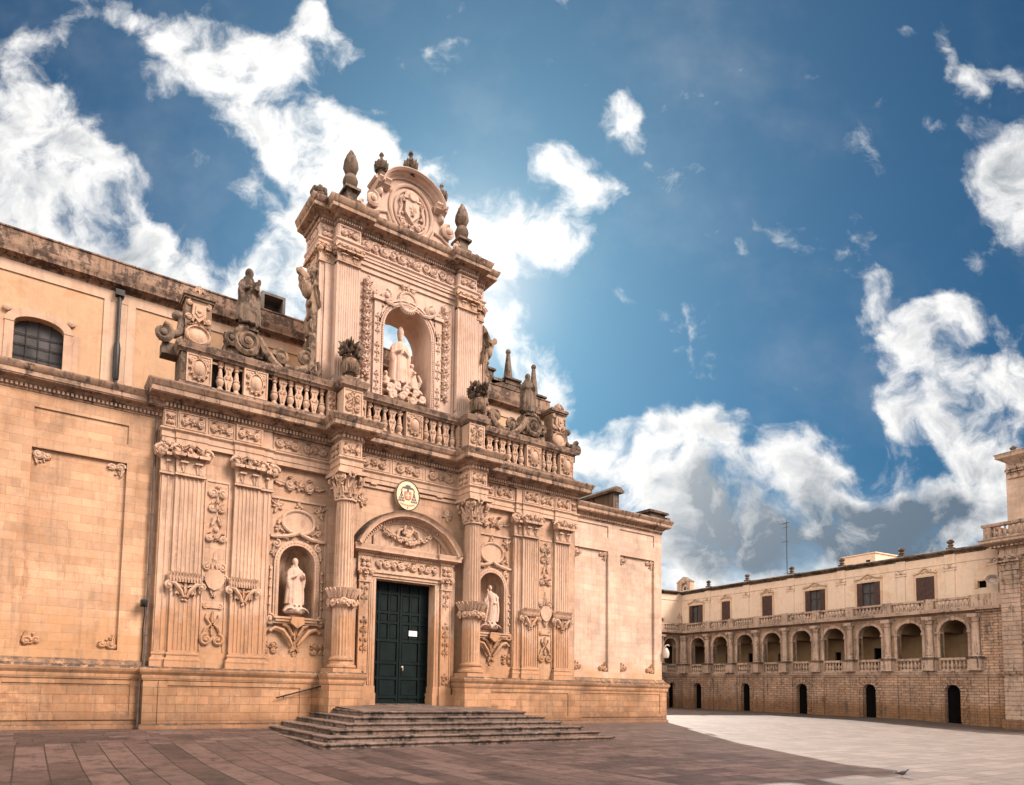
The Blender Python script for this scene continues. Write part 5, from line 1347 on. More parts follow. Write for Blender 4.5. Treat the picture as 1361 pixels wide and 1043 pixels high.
# --- nave rising behind
def build_nave():
    mb = MB(); F = wall(5.0); x0, x1, zt = -34, 11.9, 16.8
    mb.holes(F, x0, x1, 10.3, zt + .3, [(-13.98, -12.36, 13.2, 14.55, .34), (-21, -19.4, 13.2, 14.55, .34)], .35)
    mb.quad((x1, 5, 10), (x1, 22, 10), (x1, 22, zt + .3), (x1, 5, zt + .3)); mb.quad((x0, 22, 10), (x1, 22, 10), (x1, 22, zt + .3), (x0, 22, zt + .3))
    mb.quad((x0, 5, zt + .2), (x1, 5, zt + .2), (x1, 22, zt + .2), (x0, 22, zt + .2))
    nv = obj('nave_wall', mb, 'plaster_yellow', CH)
    mb = MB()
    for a, b_, z0, z1 in ((x0, x1, 16.42, 16.85), (-11.05, -10.82, 10.3, 16.42), (-10.2, -9.9, 10.3, 16.42), (-18.2, -17.9, 10.3, 16.42)): mb.fbox(F, a, b_, z0, z1, -.02, .05)
    mb.fbox(F, -10.82, -10.2, 10.3, 16.42, -.02, .035)
    obj('plaster_band', mb, 'plaster_band', nv)
    mb = MB(); mb.sweep([(x0, 5.0), (x1, 5.0), (x1, 22)], [(-.3, 16.8), (.04, 16.8), (.07, 16.9), (.2, 16.98), (.34, 17.02), (.34, 17.18), (.40, 17.26), (.40, 17.34), (.22, 17.40), (.20, 17.92), (.24, 17.95), (.24, 18.0), (-.3, 18.0)]); obj('parapet', mb, 'rail_stone', nv)
    # window with stone surround
    def window(cx):
        w = MB(); G = wall(5.0, cx)
        for s_ in (-1, 1):
            a, b_ = sorted((s_ * .81, s_ * 1.10)); w.fbox(G, a, b_, 12.9, 14.6, -.05, .10); a, b_ = sorted((s_ * 1.1, s_ * 1.32)); w.fbox(G, a, b_, 12.9, 14.6, -.05, .06)
            w.flathe(G, s_ * 1.05, 15.02, [(.14, 0), (.13, .12), (.05, .16)], 10)
        w.archband(G, 0, 14.55, .81, 1.12, -.02, .12, rise=.34, seg=14)
        f = obj('window', w, 'carved_stone', nv)
        g = MB(); g.fbox(wall(5.25, cx), -.9, .9, 12.9, 15.0, -.03, 0); obj('pane', g, 'window_glass', f)
        b = MB()
        for x in (-.4, 0, .4): b.fbox(wall(5.22, cx), x - .015, x + .015, 12.9, 14.95, 0, .03)
        for z in (13.5, 13.9, 14.3): b.fbox(wall(5.21, cx), -.8, .8, z - .012, z + .012, 0, .03)
        obj('glazing_bars', b, 'black_metal', f)
    window(-13.17); window(-20.2)
    mb = MB(); mb.tube([(-10.52, 4.86, 16.9), (-10.52, 4.86, 15.2), (-10.52, 4.86, 13.2), (-10.52, 4.86, 11)], .075, 8); mb.lathe(-10.52, 4.86, 13.2, [(.075, 0), (.12, .1), (.13, 1.3), (.10, 1.5), (.075, 1.6)], 10); mb.box(-10.68, -10.36, 4.72, 5.0, 16.62, 16.85)
    obj('drainpipe', mb, 'black_metal', nv)
    # pinnacles on the right
    def obelisk(x, y, z, h):
        m = MB(); m.box(x - .42, x + .42, y - .42, y + .42, z - .7, z); m.box(x - .55, x + .55, y - .55, y + .55, z, z + .1); m.loft([[(x + a * r, y + b * r, q) for a, b in ((-1, -1), (1, -1), (1, 1), (-1, 1))] for r, q in ((.20, z + .1), (.07, z + h - .22))]); m.ball((x, y, z + h - .12), .15, 10, 8)
        obj('obelisk', m, 'black_stone', nv)
    obelisk(9.42, 5.3, 18.55, 1.95); obelisk(11.3, 5.3, 18.1, 2.05)
    m = MB(); m.box(7.2, 8.1, 4.9, 5.9, 18, 18.75); m.box(7.1, 8.2, 4.8, 6.0, 18.75, 18.86); m.lathe(7.65, 5.4, 18.86, [(.42, 0), (.42, .1), (.3, .2), (.3, .3), (.0, .36)], 12); obj('corner_block', m, 'black_stone', nv)
    m = MB(); m.box(8.0, 10.4, 4.9, 5.6, 17.9, 18.3); m.prism(wall(4.85), [(8.9, 18.3), (10.2, 18.3), (9.9, 18.62), (9.0, 18.62)], -.7, 0); m.prism(wall(4.9), [(7.9, 18), (8.6, 18.25), (8.9, 18.5), (8.1, 18.45)], -.5, 0); m.box(10.75, 11.9, 4.85, 5.8, 17.4, 17.5); m.box(10.8, 11.85, 4.9, 5.75, 17.0, 17.4); obj('attic_parapet', m, 'black_stone', nv)


build_nave()
# ventilation box on the nave roof
v = MB(); y0, y1 = 5.6, 6.5
for a0, a1, b0, b1, c0, c1 in ((-4.62, -4.5, y0, y1, 17.9, 19.2), (-3.62, -3.5, y0, y1, 17.9, 19.2), (-4.62, -3.5, y0, y1, 19.2, 19.32), (-4.5, -3.62, y1 - .1, y1, 17.9, 19.2), (-4.62, -3.5, y0, y1, 17.7, 17.9)): v.box(a0, a1, b0, b1, c0, c1)
tag(obj('roof_vent', v, 'roof_dark'), 'open dark box vent on the roof behind the left parapet statue', 'roof vent')
# ---------------------------------------------------------------- statues
def elring(cx, cy, z, rx, ry, n, folds=0.0, k=9, ph=0.0, front=0.0):
    r = []
    for j in range(n):
        a = 2 * PI * j / n; f = 1 + folds * math.sin(k * a + ph + .7 * math.sin(3 * a + ph))
        r.append((cx + rx * f * math.cos(a), cy + ry * f * math.sin(a) * (1 + front * (math.sin(a) < 0)), z))
    return r


def figure(kind, seed=0):
    """standing robed figure about 1.9 m tall, feet at the origin, facing -Y: one continuous surface"""
    mb = MB(); n = 30; P = seed * 1.3
    lean = {'bishop': .0, 'saint': .03, 'bare': .03, 'orator': .13, 'book': .02, 'pilgrim': .03}[kind]
    sw = lambda z: lean * math.sin(z / 1.5 * PI * .9)
    S_ = [(0.02, .30, .25, .10), (.10, .29, .24, .11), (.45, .255, .22, .10), (.80, .225, .20, .075), (1.02, .215, .185, .05), (1.22, .245, .185, .03), (1.36, .265, .165, .02), (1.45, .235, .145, 0), (1.51, .13, .11, 0), (1.56, .07, .075, 0), (1.62, .07, .075, 0)]
    mb.loft([elring(sw(z), 0, z, rx, ry, n, f, 8, P + z * .8) for z, rx, ry, f in S_])
    hx = sw(1.6); hy = -.02
    # head with brow, nose, beard, a little over life size as on the real carvings
    mb.ball((hx, hy, 1.71), (.102, .118, .138), 14, 10); mb.ball((hx, hy - .098, 1.685), (.018, .028, .032), 8, 6); mb.ball((hx, hy - .075, 1.725), (.06, .035, .02), 8, 6)
    if kind != 'orator': mb.ball((hx, hy - .065, 1.60), (.062, .06, .085), 10, 8)
    for s_ in (-1, 1): mb.ball((hx + s_ * .088, hy + .005, 1.69), (.016, .028, .035), 7, 5)
    def arm(sx, el, ha):
        mb.tube([(sw(1.4) + sx * .20, .0, 1.40), (sw(1.2) + sx * .28, -.01, 1.25), el, ha], [.085, .095, .085, .05], 9)
        mb.ball(ha, (.042, .05, .05), 8, 6)
        d = (Vector(ha) - Vector(el)).normalized()
        for q in range(4): o = Vector((.022 * (q - 1.5), 0, .014 * (1.5 - abs(q - 1.5)))); b = Vector(ha) + o + d * .03; mb.tube([b, b + d * (.055 + .01 * (q in (1, 2))) + Vector((0, 0, -.012))], [.014, .011], 5)
        t = Vector(ha) + Vector((-sx * .04, 0, .01)); mb.tube([t, t + d * .04 + Vector((-sx * .012, 0, .02))], [.014, .011], 5)
        # hanging sleeve
        m = (Vector(el) + Vector(ha)) / 2; mb.loft([elring(el[0] * .8 + m[0] * .2, el[1], el[2] - .32, .05, .06, 10), elring(el[0], el[1], el[2] - .12, .085, .085, 10), elring(el[0], el[1], el[2] + .05, .09, .09, 10)])
    if kind in ('bishop', 'book'):
        arm(-1, (-.30, -.07, 1.04), (-.09, -.25, 1.14)); arm(1, (.30, -.07, 1.02), (.10, -.24, 1.10))
    elif kind in ('saint', 'bare'):
        arm(-1, (-.29, -.09, 1.02), (-.05, -.24, 1.17)); arm(1, (.32, -.10, 1.05), (.26, -.28, 1.16))
    elif kind == 'orator':
        arm(-1, (-.27, -.12, 1.16), (-.16, -.26, 1.46)); arm(1, (.34, .0, 1.04), (.24, -.2, .98))
    else:
        arm(-1, (-.31, -.02, 1.02), (-.22, -.24, 1.12)); arm(1, (.31, -.08, 1.05), (.16, -.26, 1.24))
    # cope falling from the shoulders, open in front
    rings = []
    for z, r, ry in ((.10, .40, .27), (.40, .39, .26), (.75, .36, .25), (1.05, .345, .235), (1.25, .33, .215), (1.40, .27, .175), (1.50, .15, .12)):
        o, i_ = [], []
        for j in range(19):
            a = -.80 + (PI + 1.60) * j / 18; f = 1 + .05 * math.sin(9 * a + P) * (1.4 - z)
            o.append((sw(z) + r * f * math.cos(a), ry * f * math.sin(a), z)); i_.append((sw(z) + (r - .05) * f * math.cos(a), (ry - .05) * f * math.sin(a), z))
        rings.append(o + i_[::-1])
    mb.loft(rings)
    if kind in ('bishop', 'saint'):
        mb.loft([[(hx + a * w, hy + b * d, z) for a, b in [(math.cos(2 * PI * j / 14), math.sin(2 * PI * j / 14)) for j in range(14)]] for z, w, d in ((1.74, .10, .115), (1.80, .115, .12), (1.92, .12, .10), (2.02, .085, .06), (2.09, .02, .03))])
    elif kind == 'book':
        mb.ball((hx, hy + .03, 1.72), (.138, .135, .165), 12, 9); mb.ball((hx, .03, 1.52), (.19, .15, .11), 12, 8); mb.box(.06, .22, -.33, -.25, 1.08, 1.36); mb.ball((.22, -.24, 1.4), (.07, .07, .12), 8, 6)
    elif kind == 'bare':
        mb.ball((hx, hy + .03, 1.755), (.115, .125, .13), 12, 9); mb.ball((hx, .03, 1.52), (.17, .14, .10), 12, 8); mb.ball((hx, hy - .06, 1.56), (.07, .06, .12), 10, 8); mb.ball((.24, -.26, 1.22), (.06, .05, .08), 8, 6)
    elif kind == 'orator':
        mb.ball((hx, hy + .03, 1.735), (.10, .11, .12), 12, 8); mb.ball((-.17, -.28, 1.55), (.05, .05, .09), 8, 6)
    else:
        mb.ball((hx, hy + .03, 1.73), (.125, .13, .155), 12, 9); mb.ball((hx, .03, 1.52), (.18, .14, .11), 12, 8); mb.box(-.30, -.10, -.31, -.24, 1.05, 1.30)
    if kind == 'saint!': mb.tube([(.30, -.30, .55), (.28, -.30, 1.1), (.26, -.30, 1.55)], .022, 6)
    # drapery ridges down the front
    rn = random.Random(seed)
    for q in range(7):
        a = -PI / 2 + (q - 3) * .30 + rn.uniform(-.06, .06)
        mb.tube([(sw(z) + rr * math.cos(a + .06 * math.sin(z * 4 + q)), rr * .84 * math.sin(a), z) for z, rr in ((1.0, .22), (.7, .245), (.4, .265), (.05, .305))], [.012, .022, .028, .030], 6)
    for s_ in (-1, 1): mb.ball((s_ * .09, -.27, .045), (.05, .10, .045), 8, 6)
    return mb


def statue(name, kind, mat, loc, h, rotz, label, seed=0, extra=None, vox=.028, group=None):
    mb = figure(kind, seed); k = h / (2.09 if kind in ('bishop', 'saint') else 1.85)
    if extra: extra(mb)
    o = obj(name, mb, mat, None, loc, rotz, 180, sc=k)
    m = o.modifiers.new('join', 'REMESH'); m.mode = 'VOXEL'; m.voxel_size = vox; m.use_smooth_shade = True
    s = o.modifiers.new('soften', 'SMOOTH'); s.factor = .35; s.iterations = 2
    return tag(o, label, 'statue', group)


# clouds and a kneeling child under the bishop in the gable niche
def gable_extra(mb):
    rn = random.Random(4)
    for i in range(70):
        x = rn.uniform(-.66, .84); z = rn.uniform(-.56, .0); mb.ball((x, rn.uniform(-.26, .1), z - .10 * abs(x)), (rn.uniform(.09, .17), .12, rn.uniform(.06, .10)), 9, 7)
    Fc = Fr((0, -.30, 0))
    for x, z, r, hd in ((-.5, -.2, .17, 1), (-.2, -.12, .15, -1), (.12, -.25, .17, 1), (.45, -.2, .15, -1), (.7, -.35, .15, 1), (-.35, -.45, .17, -1), (-.02, -.48, .15, 1), (.35, -.5, .16, -1)): mb.spiral(Fc, x, z - .1 * abs(x), r, 1.5, hd, x * 5, .05, .0, 9)
    # small attendant at his left side, draped
    mb.loft([elring(.48 - .1 * (z), -.02, z, rx, ry, 16, .08, 6, 1.0) for z, rx, ry in ((-.05, .22, .2), (.2, .20, .19), (.5, .15, .15), (.62, .12, .12), (.7, .06, .06))]); mb.ball((.44, -.06, .78), (.07, .08, .09), 10, 8)
    mb.tube([(.38, -.05, .62), (.5, -.22, .5), (.42, -.28, .42)], [.05, .045, .03], 7); mb.ball((-.50, .0, .08), (.14, .14, .2), 10, 8); mb.ball((-.52, -.04, .34), (.075, .08, .09), 9, 7)
    mb.tube([(.62, -.1, .0), (.72, -.2, .25), (.66, -.1, .5)], [.07, .06, .04], 7)


statue('bishop_statue', 'bishop', 'pale_carved_stone', (-.05, .85, 14.10), 2.62, R(-4), 'pale stone bishop in mitre and cope inside the see-through arch of the gable', 1, gable_extra, .024)


def base_extra(mb):
    rn = random.Random(8)
    mb.loft([elring(0, 0, z, rx, ry, 16) for z, rx, ry in ((-.26, .36, .22), (-.16, .46, .28), (-.04, .38, .30), (.04, .34, .28))])
    mb.ball((.0, -.30, -.14), (.10, .10, .12), 10, 8)
    for s_ in (-1, 1): mb.loft([[(s_ * a, -.26 + .05 * math.cos(t), b + .05 * math.sin(t)) for t in (0, 1.57, 3.14, 4.71)] for a, b in ((.08, -.12), (.25, -.05), (.42, -.10), (.52, -.22))])


statue('niche_statue', 'bare', 'pale_carved_stone', (-4.54, .36, 4.37), 1.80, R(6), 'pale stone bearded saint in a long open cloak, in the niche left of the door', 2, base_extra, .022, 'saints in the lower niches')
statue('niche_statue', 'orator', 'pale_carved_stone', (4.50, .36, 4.37), 1.72, R(-20), 'pale stone saint swaying with one raised hand, in the niche right of the door', 3, base_extra, .022, 'saints in the lower niches')
statue('parapet_statue', 'book', 'black_stone', (-6.70, .30, 14.34), 2.18, R(10), 'dark weathered hooded saint holding a book above the large volute left of the gable', 4, group='saints on the parapet')
statue('parapet_statue', 'pilgrim', 'black_stone', (6.62, .42, 14.34), 1.95, R(-10), 'dark weathered saint standing on the volute pedestal right of the gable', 5, group='saints on the parapet')


# small figures beside the gable's flank (right)
def urn(x, y, z, label):
    m = MB(); m.box(-.34, .34, -.3, .3, 0, .10); m.lathe(0, 0, .1, [(.20, 0), (.14, .08), (.12, .14), (.22, .24), (.33, .42), (.35, .60), (.28, .74), (.22, .80), (.26, .84)], 14)
    for q in range(10):
        a = 2 * PI * q / 10; F = Fr((.20 * math.cos(a), .20 * math.sin(a), .30), (-math.sin(a), math.cos(a), 0), (.3 * math.cos(a), .3 * math.sin(a), 1), (math.cos(a), math.sin(a), 0)); m.leaf(F, 0, 0, PI / 2, .5, .17, .10, -.06)
    u = thing('stone_urn', label, 'urn', (x, y, z), 0, 'stone vases on the balustrade'); obj('vase', m, 'grey_stone', u, angle=55)
    m = MB(); rn = random.Random(int(x * 10))
    for i in range(46):
        t = rn.uniform(0, 2 * PI); q = rn.uniform(0, 1); r = .37 * math.sqrt(max(0, 1 - (q * 1.05 - .35) ** 2 * 1.2)) * rn.uniform(.75, 1.05)
        m.ball((r * math.cos(t), r * math.sin(t) * .8, .86 + q * .68), rn.uniform(.075, .12), 7, 5)
    for i in range(26):
        t = rn.uniform(0, 2 * PI); F = Fr((.26 * math.cos(t), .26 * math.sin(t), 0), (-math.sin(t), math.cos(t), 0), (0, 0, 1), (math.cos(t), math.sin(t), 0)); m.leaf(F, 0, .95 + rn.random() * .4, rn.uniform(.9, 2.2), .25, .13, .14, .12)
    m.leaf(Fr((0, 0, 0)), 0, 1.45, PI / 2, .25, .12, .1, 0)
    obj('flowers', m, 'black_stone', u, angle=55)


urn(-2.96, -.52, 12.96, 'stone vase heaped with dark carved flowers on the pedestal above the left column')
urn(3.06, -.50, 12.96, 'stone vase heaped with dark carved flowers on the pedestal above the right column')

# ---------------------------------------------------------------- small things on the church front
em = thing('painted_shield', 'oval cream enamel shield with black hat, black tassels and a red square above the door', 'coat of arms sign', (-.06, -.02, 9.21))
E0 = Fr((0, 0, 0)); m = MB(); el = [(.54 * math.cos(2 * PI * k / 40), .60 * math.sin(2 * PI * k / 40)) for k in range(40)]
m.prism(E0, el, -.06, .10); obj('plate', m, 'enamel_cream', em)
m = MB(); m.tube([E0(a, b, .10) for a, b in el + el[:1]], .022, 6); obj('rim', m, 'rust_pipe', em)
m = MB(); c0, c1 = .10, .112
m.prism(E0, [(-.27, .30), (-.20, .34), (.20, .34), (.27, .30), (.22, .27), (-.22, .27)], c0, c1); m.prism(E0, [(-.13, .34), (-.09, .42), (.09, .42), (.13, .34)], c0, c1)
for s_ in (-1, 1):
    m.tube([E0(s_ * .24, .29, c1), E0(s_ * .30, .2, c1), E0(s_ * .27, .1, c1), E0(s_ * .30, .02, c1)], .012, 5)
    for k in range(4):
        for j in range(k + 1):
            x = s_ * .29 + (j - k / 2) * .075; z = .10 - k * .105; m.prism(E0, [(x - .012, z + .035), (x + .012, z + .035), (x + .03, z - .05), (x - .03, z - .05)], c0, c1)
m.prism(E0, [(-.02, -.46), (.02, -.46), (0, -.55)], c0, c1)
obj('hat_and_tassels', m, 'enamel_black', em)
m = MB(); m.prism(E0, [(-.155, .15), (.155, .15), (.155, -.12), (.06, -.19), (-.06, -.19), (-.155, -.12)], c0, c1 - .002); m.prism(E0, [(-.03, .27), (.03, .27), (.03, .16), (-.03, .16)], c0, c1 + .002); obj('shield_border', m, 'enamel_black', em)
m = MB(); m.prism(E0, [(-.13, .125), (.13, .125), (.13, -.10), (.05, -.16), (-.05, -.16), (-.13, -.10)], c0, c1 + .004)
for k in range(9): m.prism(E0, [(-.33 + .075 * k, -.36 - .05 * math.sin(PI * k / 8) - .02), (-.285 + .075 * k, -.36 - .05 * math.sin(PI * k / 8) - .02), (-.285 + .075 * k, -.33 - .05 * math.sin(PI * k / 8)), (-.33 + .075 * k, -.33 - .05 * math.sin(PI * k / 8))], c0, c1)
obj('red_field', m, 'enamel_red', em)
m = MB(); m.prism(E0, [(-.02, .12), (.02, .12), (.02, -.14), (-.02, -.14)], c1, c1 + .008); m.prism(E0, [(-.11, .02), (.11, .02), (.11, -.02), (-.11, -.02)], c1, c1 + .007); obj('cross', m, 'enamel_cream', em)

fl = thing('floodlight', 'small black floodlight and cable fixed beside the left corner pilaster', 'floodlight', (-9.72, .2, 4.05))
m = MB(); m.box(-.10, .10, -.16, .08, -.1, .12); m.lathe(-.02, -.2, 0, [(.06, -.08), (.09, -.04), (.09, .08), (.05, .1)], 10); m.tube([(.0, 0, 0), (.0, .12, .02), (.0, .2, .02)], .025, 6); obj('lamp_head', m, 'black_metal', fl)
m = MB(); m.tube([(.03, -.02, -.1), (.06, .12, -.3), (.03, .16, -.8), (.05, .15, -1.4), (.02, .15, -2.0)], .016, 6); obj('cable', m, 'black_metal', fl)
gt = MB(); gt.tube([(-9.60, .25, 10.3), (-9.60, .25, 6), (-9.60, .25, 2.2), (-9.66, .05, 1.9), (-9.74, .05, 1.4), (-9.74, .05, .05)], .045, 8)  # pipe low down; its upper length draws the shadow gap at the joint
for z in (3, 5, 7, 9): gt.lathe(-9.60, .25, z, [(.045, 0), (.06, .01), (.06, .05), (.045, .06)], 8)
tag(obj('pipe_and_gap_shadow', gt, 'rust_pipe'), 'dark rusty rain pipe and joint shadow line running down left of the main front', 'rain pipe')
wl = thing('wall_lamp', 'pale curved lamp bracket fixed to the right hand corner of the church', 'wall lamp', (16.0, .2, 3.7)); wl.scale = (.8, .8, .8)
m = MB(); m.tube([(0, 0, .25), (.10, -.06, .42), (.25, -.1, .45), (.32, -.12, .38)], [.03, .035, .04, .04], 7); m.tube([(-.02, 0, .3), (-.02, 0, -.1)], .03, 6); obj('bracket', m, 'lamp_white', wl)
m = MB(); m.lathe(.05, -.1, -.45, [(.05, 0), (.15, .05), (.20, .25), (.18, .45), (.10, .62), (.04, .70)], 12); obj('shade', m, 'lamp_white', wl)
# ---------------------------------------------------------------- palace with the loggia
PR = R(-97.03)
PX, PY = 44.83, 17.6
SB = 1.2                                            # the top storey stands this far behind the loggia front
ux = lambda x: x * 1.0229 - 1.06
uz = lambda z: z * 1.0229 - .037


def rail_baluster(h=.62):
    mb = MB(); P = [(.10, 0), (.10, .05), (.06, .07), (.10, .18), (.115, .28), (.07, .40), (.045, .50), (.06, .56), (.10, .58), (.10, h)]
    mb.lathe(0, 0, 0, P, 8); return finish(mb, 'baluster')


BAL = rail_baluster()


def palace(name, label, loc, rotz, x0, x1, arches, doors, wins, fins, pil, solid_end=None, back_doors=(), wing=False):
    p = thing(name, label, 'palace', loc, rotz)
    F = wall(0)
    # ground floor
    mb = MB(); mb.holes(F, x0, x1, -.4, 3.15, [(x - .47, x + .47, -.35, 2.08, True) for x in doors], .45)
    mb.box(x0, x1, 6, 6.4, -.4, 12)
    gf = obj('ground_floor_wall', mb, 'palace_stone', p)
    for x in pil:
        mb = MB(); mb.fbox(F, x - .52, x + .52, -.4, 3.10, -.05, .13); obj('pier_strip', mb, 'palace_stone', gf)
    for x in doors:
        mb = MB()
        for k in range(9):
            t0, t1 = PI * k / 9 + .03, PI * (k + 1) / 9 - .03
            mb.prism(F, [(x + r * math.cos(t), 2.08 + r * math.sin(t)) for r, t in ((.47, t0), (.47, t1), (.86, t1), (.86, t0))], -.02, .07)
        for s_ in (-1, 1):
            for k in range(7): a, b_ = sorted((s_ * .47, s_ * (.80 if k % 2 else .68))); mb.fbox(F, x + a, x + b_, .02 + .29 * k, .29 + .29 * k, -.02, .06)
        obj('door_surround', mb, 'palace_stone', gf)
    for x in doors:
        d = MB(); d.fbox(F, x - .5, x + .5, -.3, 2.6, -.45, -.35)
        for z in (.15, .95, 1.75): d.fbox(F, x - .40, x - .04, z, z + .65, -.36, -.33); d.fbox(F, x + .04, x + .40, z, z + .65, -.36, -.33)
        obj('door', d, 'dark_room', p)
    mb = MB(); mb.sweep([(x0, 0), (x1, 0)], [(-.3, 3.10), (.05, 3.10), (.08, 3.2), (.16, 3.26), (.16, 3.36), (.22, 3.44), (.20, 3.50), (-.3, 3.52)]); obj('belt_course', mb, 'palace_trim', gf)
    # loggia
    mb = MB(); mb.holes(F, x0, x1, 3.5, 7.36, [(x - .82, x + .82, 3.5, 6.22, True) for x in arches], .5, back=True, seg=16)
    lg = obj('loggia_wall', mb, 'loggia_stone', p)
    mb = MB(); xa, xb = (x0 - 3.3, x1) if not wing else (x0, x1 + 3.3)
    mb.quad((xa, .5, 3.45), (xb, .5, 3.45), (xb, 3.2, 3.45), (xa, 3.2, 3.45)); mb.quad((xa, .4, 7.34), (xb, .4, 7.34), (xb, 3.2, 7.34), (xa, 3.2, 7.34))
    mb.holes(wall(3.1), xa, xb, 3.45, 7.36, [(x - w / 2, x + w / 2, 3.46, z, False) for x, w, z in back_doors], .25)
    for x in pil:
        mb.prism(wall(3.0, x), [(-.35, 6.3), (.35, 6.3), (.6, 7.3), (-.6, 7.3)], -.15, .25)
        mb.loft([[(x - a, 3.1 - q, z), (x + a, 3.1 - q, z), (x + a, 3.1, z), (x - a, 3.1, z)] for a, q, z in ((.15, .1, 6.2), (.4, .5, 6.8), (.9, 1.2, 7.32))])
    for x in arches: mb.archband(wall(1.8), x, 6.3, .95, 1.05, -1.3, 1.3)
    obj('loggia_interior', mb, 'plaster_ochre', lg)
    for x, w, z in back_doors:
        d = MB(); d.fbox(wall(3.3), x - w / 2, x + w / 2, 3.46, z, -.1, 0); obj('loggia_door', d, 'dark_room', lg)
    for x in arches:
        mb = MB(); mb.archband(F, x, 6.22, .82, 1.02, -.02, .08); mb.prism(F, [(x - .10, 7.0), (x + .10, 7.0), (x + .14, 7.3), (x - .14, 7.3)], 0, .14)
        for s_ in (-1, 1):
            a, b_ = sorted((s_ * .82, s_ * 1.0)); mb.fbox(F, x + a, x + b_, 4.45, 6.12, -.3, .05); a, b_ = sorted((s_ * .78, s_ * 1.05)); mb.fbox(F, x + a, x + b_, 6.10, 6.25, -.4, .12)
        obj('archivolt', mb, 'palace_trim', lg)
    for x in pil:
        mb = MB(); mb.box(x - .36, x + .36, -.56, .05, 3.5, 4.30); mb.box(x - .40, x + .40, -.60, .05, 3.5, 3.62); pc = MB(); pc.box(x - .43, x + .43, -.63, .05, 4.30, 4.44)
        mb.lathe(x, -.26, 0, [(.27, 4.44), (.29, 4.5), (.27, 4.56), (.235, 4.6), (.235, 5.0), (.205, 6.75), (.24, 6.78), (.20, 6.82), (.24, 7.02), (.28, 7.06), (.28, 7.12)], 12)
        mb.box(x - .30, x + .30, -.56, .05, 7.10, 7.32); hc = obj('column', mb, 'palace_trim', p); obj('pedestal_cap', pc, 'black_stone', hc)
    # loggia balustrades
    for x in arches:
        b = MB(); b.box(x - .84, x + .84, .05, .30, 4.26, 4.42); b.box(x - .84, x + .84, .06, .29, 3.5, 3.62); bo = obj('balustrade', b, 'palace_trim', p)
        for k in range(7): obj('baluster', BAL, 'palace_trim', bo, (x - .72 + .24 * k, .17, 3.62), sc=(1, 1, 1.04))
    # terrace cornice and balustrade
    mb = MB(); mb.sweep([(x0, 0), (x1, 0)], [(-.5, 7.30), (.03, 7.30), (.05, 7.42), (.16, 7.48), (.46, 7.52), (.60, 7.56), (.60, 7.64), (.64, 7.72), (.64, 7.76), (-.5, 7.80)]); obj('terrace_cornice', mb, 'palace_trim', p)
    mb = MB(); mb.box(x0, x1, -.06, SB + .1, 7.6, 7.79)
    tb = MB(); tb.box(x0, x1, -.22, .06, 8.42, 8.56); tb.box(x0, x1, -.20, .04, 7.76, 7.88)
    for x in pil: tb.box(x - .28, x + .28, -.26, .08, 7.77, 8.60)
    t = obj('terrace_balustrade', tb, 'palace_trim', p); obj('terrace_floor', mb, 'palace_trim', p)
    xs = []
    e = sorted([x0 + .0] + list(pil) + [x1 - (1.4 if solid_end else 0)])
    for a, b_ in zip(e, e[1:]):
        n = max(1, int((b_ - a - .6) / .26))
        for k in range(n): xs.append(a + .34 + (b_ - a - .68) * (k + .5) / n)
    far = MB(); keep = xs[-(100 - 7 * 0 - 0):] if False else xs
    near_ids = sorted(keep)[-36:]
    for x in keep:
        if x in near_ids: obj('terrace_baluster', BAL, 'palace_trim', t, (x, -.08, 7.86), sc=(1, 1, .92))
    rest = [x for x in keep if x not in near_ids]
    if rest:
        for x in rest: far.lathe(x, -.08, 7.86, [(.10, 0), (.10, .05), (.06, .07), (.115, .27), (.05, .46), (.10, .55), (.10, .57)], 7)
        tag(obj('far_balusters', far, 'palace_trim', t), kind='stuff')
    # top storey
    G = wall(SB); top = uz(11.62)
    mb = MB(); xe = x1 + (1.25 if wing else .6); mb.holes(G, x0 - 1.3, xe, 7.7, top, [(ux(x) - w / 2, ux(x) + w / 2, uz(b0), uz(b1), False) for x, w, b0, b1, k in wins], .22)
    mb.quad((x0 - 1.3, SB, top), (x1 + .6, SB, top), (x1 + .6, 12, top), (x0 - 1.3, 12, top))
    us = obj('upper_wall', mb, 'plaster_cream', p)
    mb = MB(); mb.sweep([(x0 - 1.3, SB), (x1 + .6, SB)], [(-.3, top - .05), (.03, top - .05), (.06, top + .04), (.14, top + .08), (.30, top + .16), (.34, top + .20), (.34, top + .28), (.1, top + .38), (-.3, top + .42)]); obj('eaves_cornice', mb, 'black_stone', us)
    mb = MB(); mb.fbox(G, x0 - 1.3, x1 + .6, uz(10.98), uz(11.04), -.02, .05)
    obj('frieze_line', mb, 'plaster_cream', us)
    for x in fins:
        mb = MB(); X_ = ux(x) + .12; mb.fbox(G, X_ - .28, X_ + .28, 7.7, uz(10.55), -.02, .09); mb.fbox(G, X_ - .36, X_ + .36, uz(10.5), uz(10.6), -.02, .15)
        mb.scroll_panel(G, X_ - .32, X_ + .32, uz(10.62), uz(10.95), .10); mb.fbox(G, X_ - .32, X_ + .32, uz(10.95), uz(11.62), -.02, .08); obj('strip_pilaster', mb, 'plaster_cream', us, angle=30)
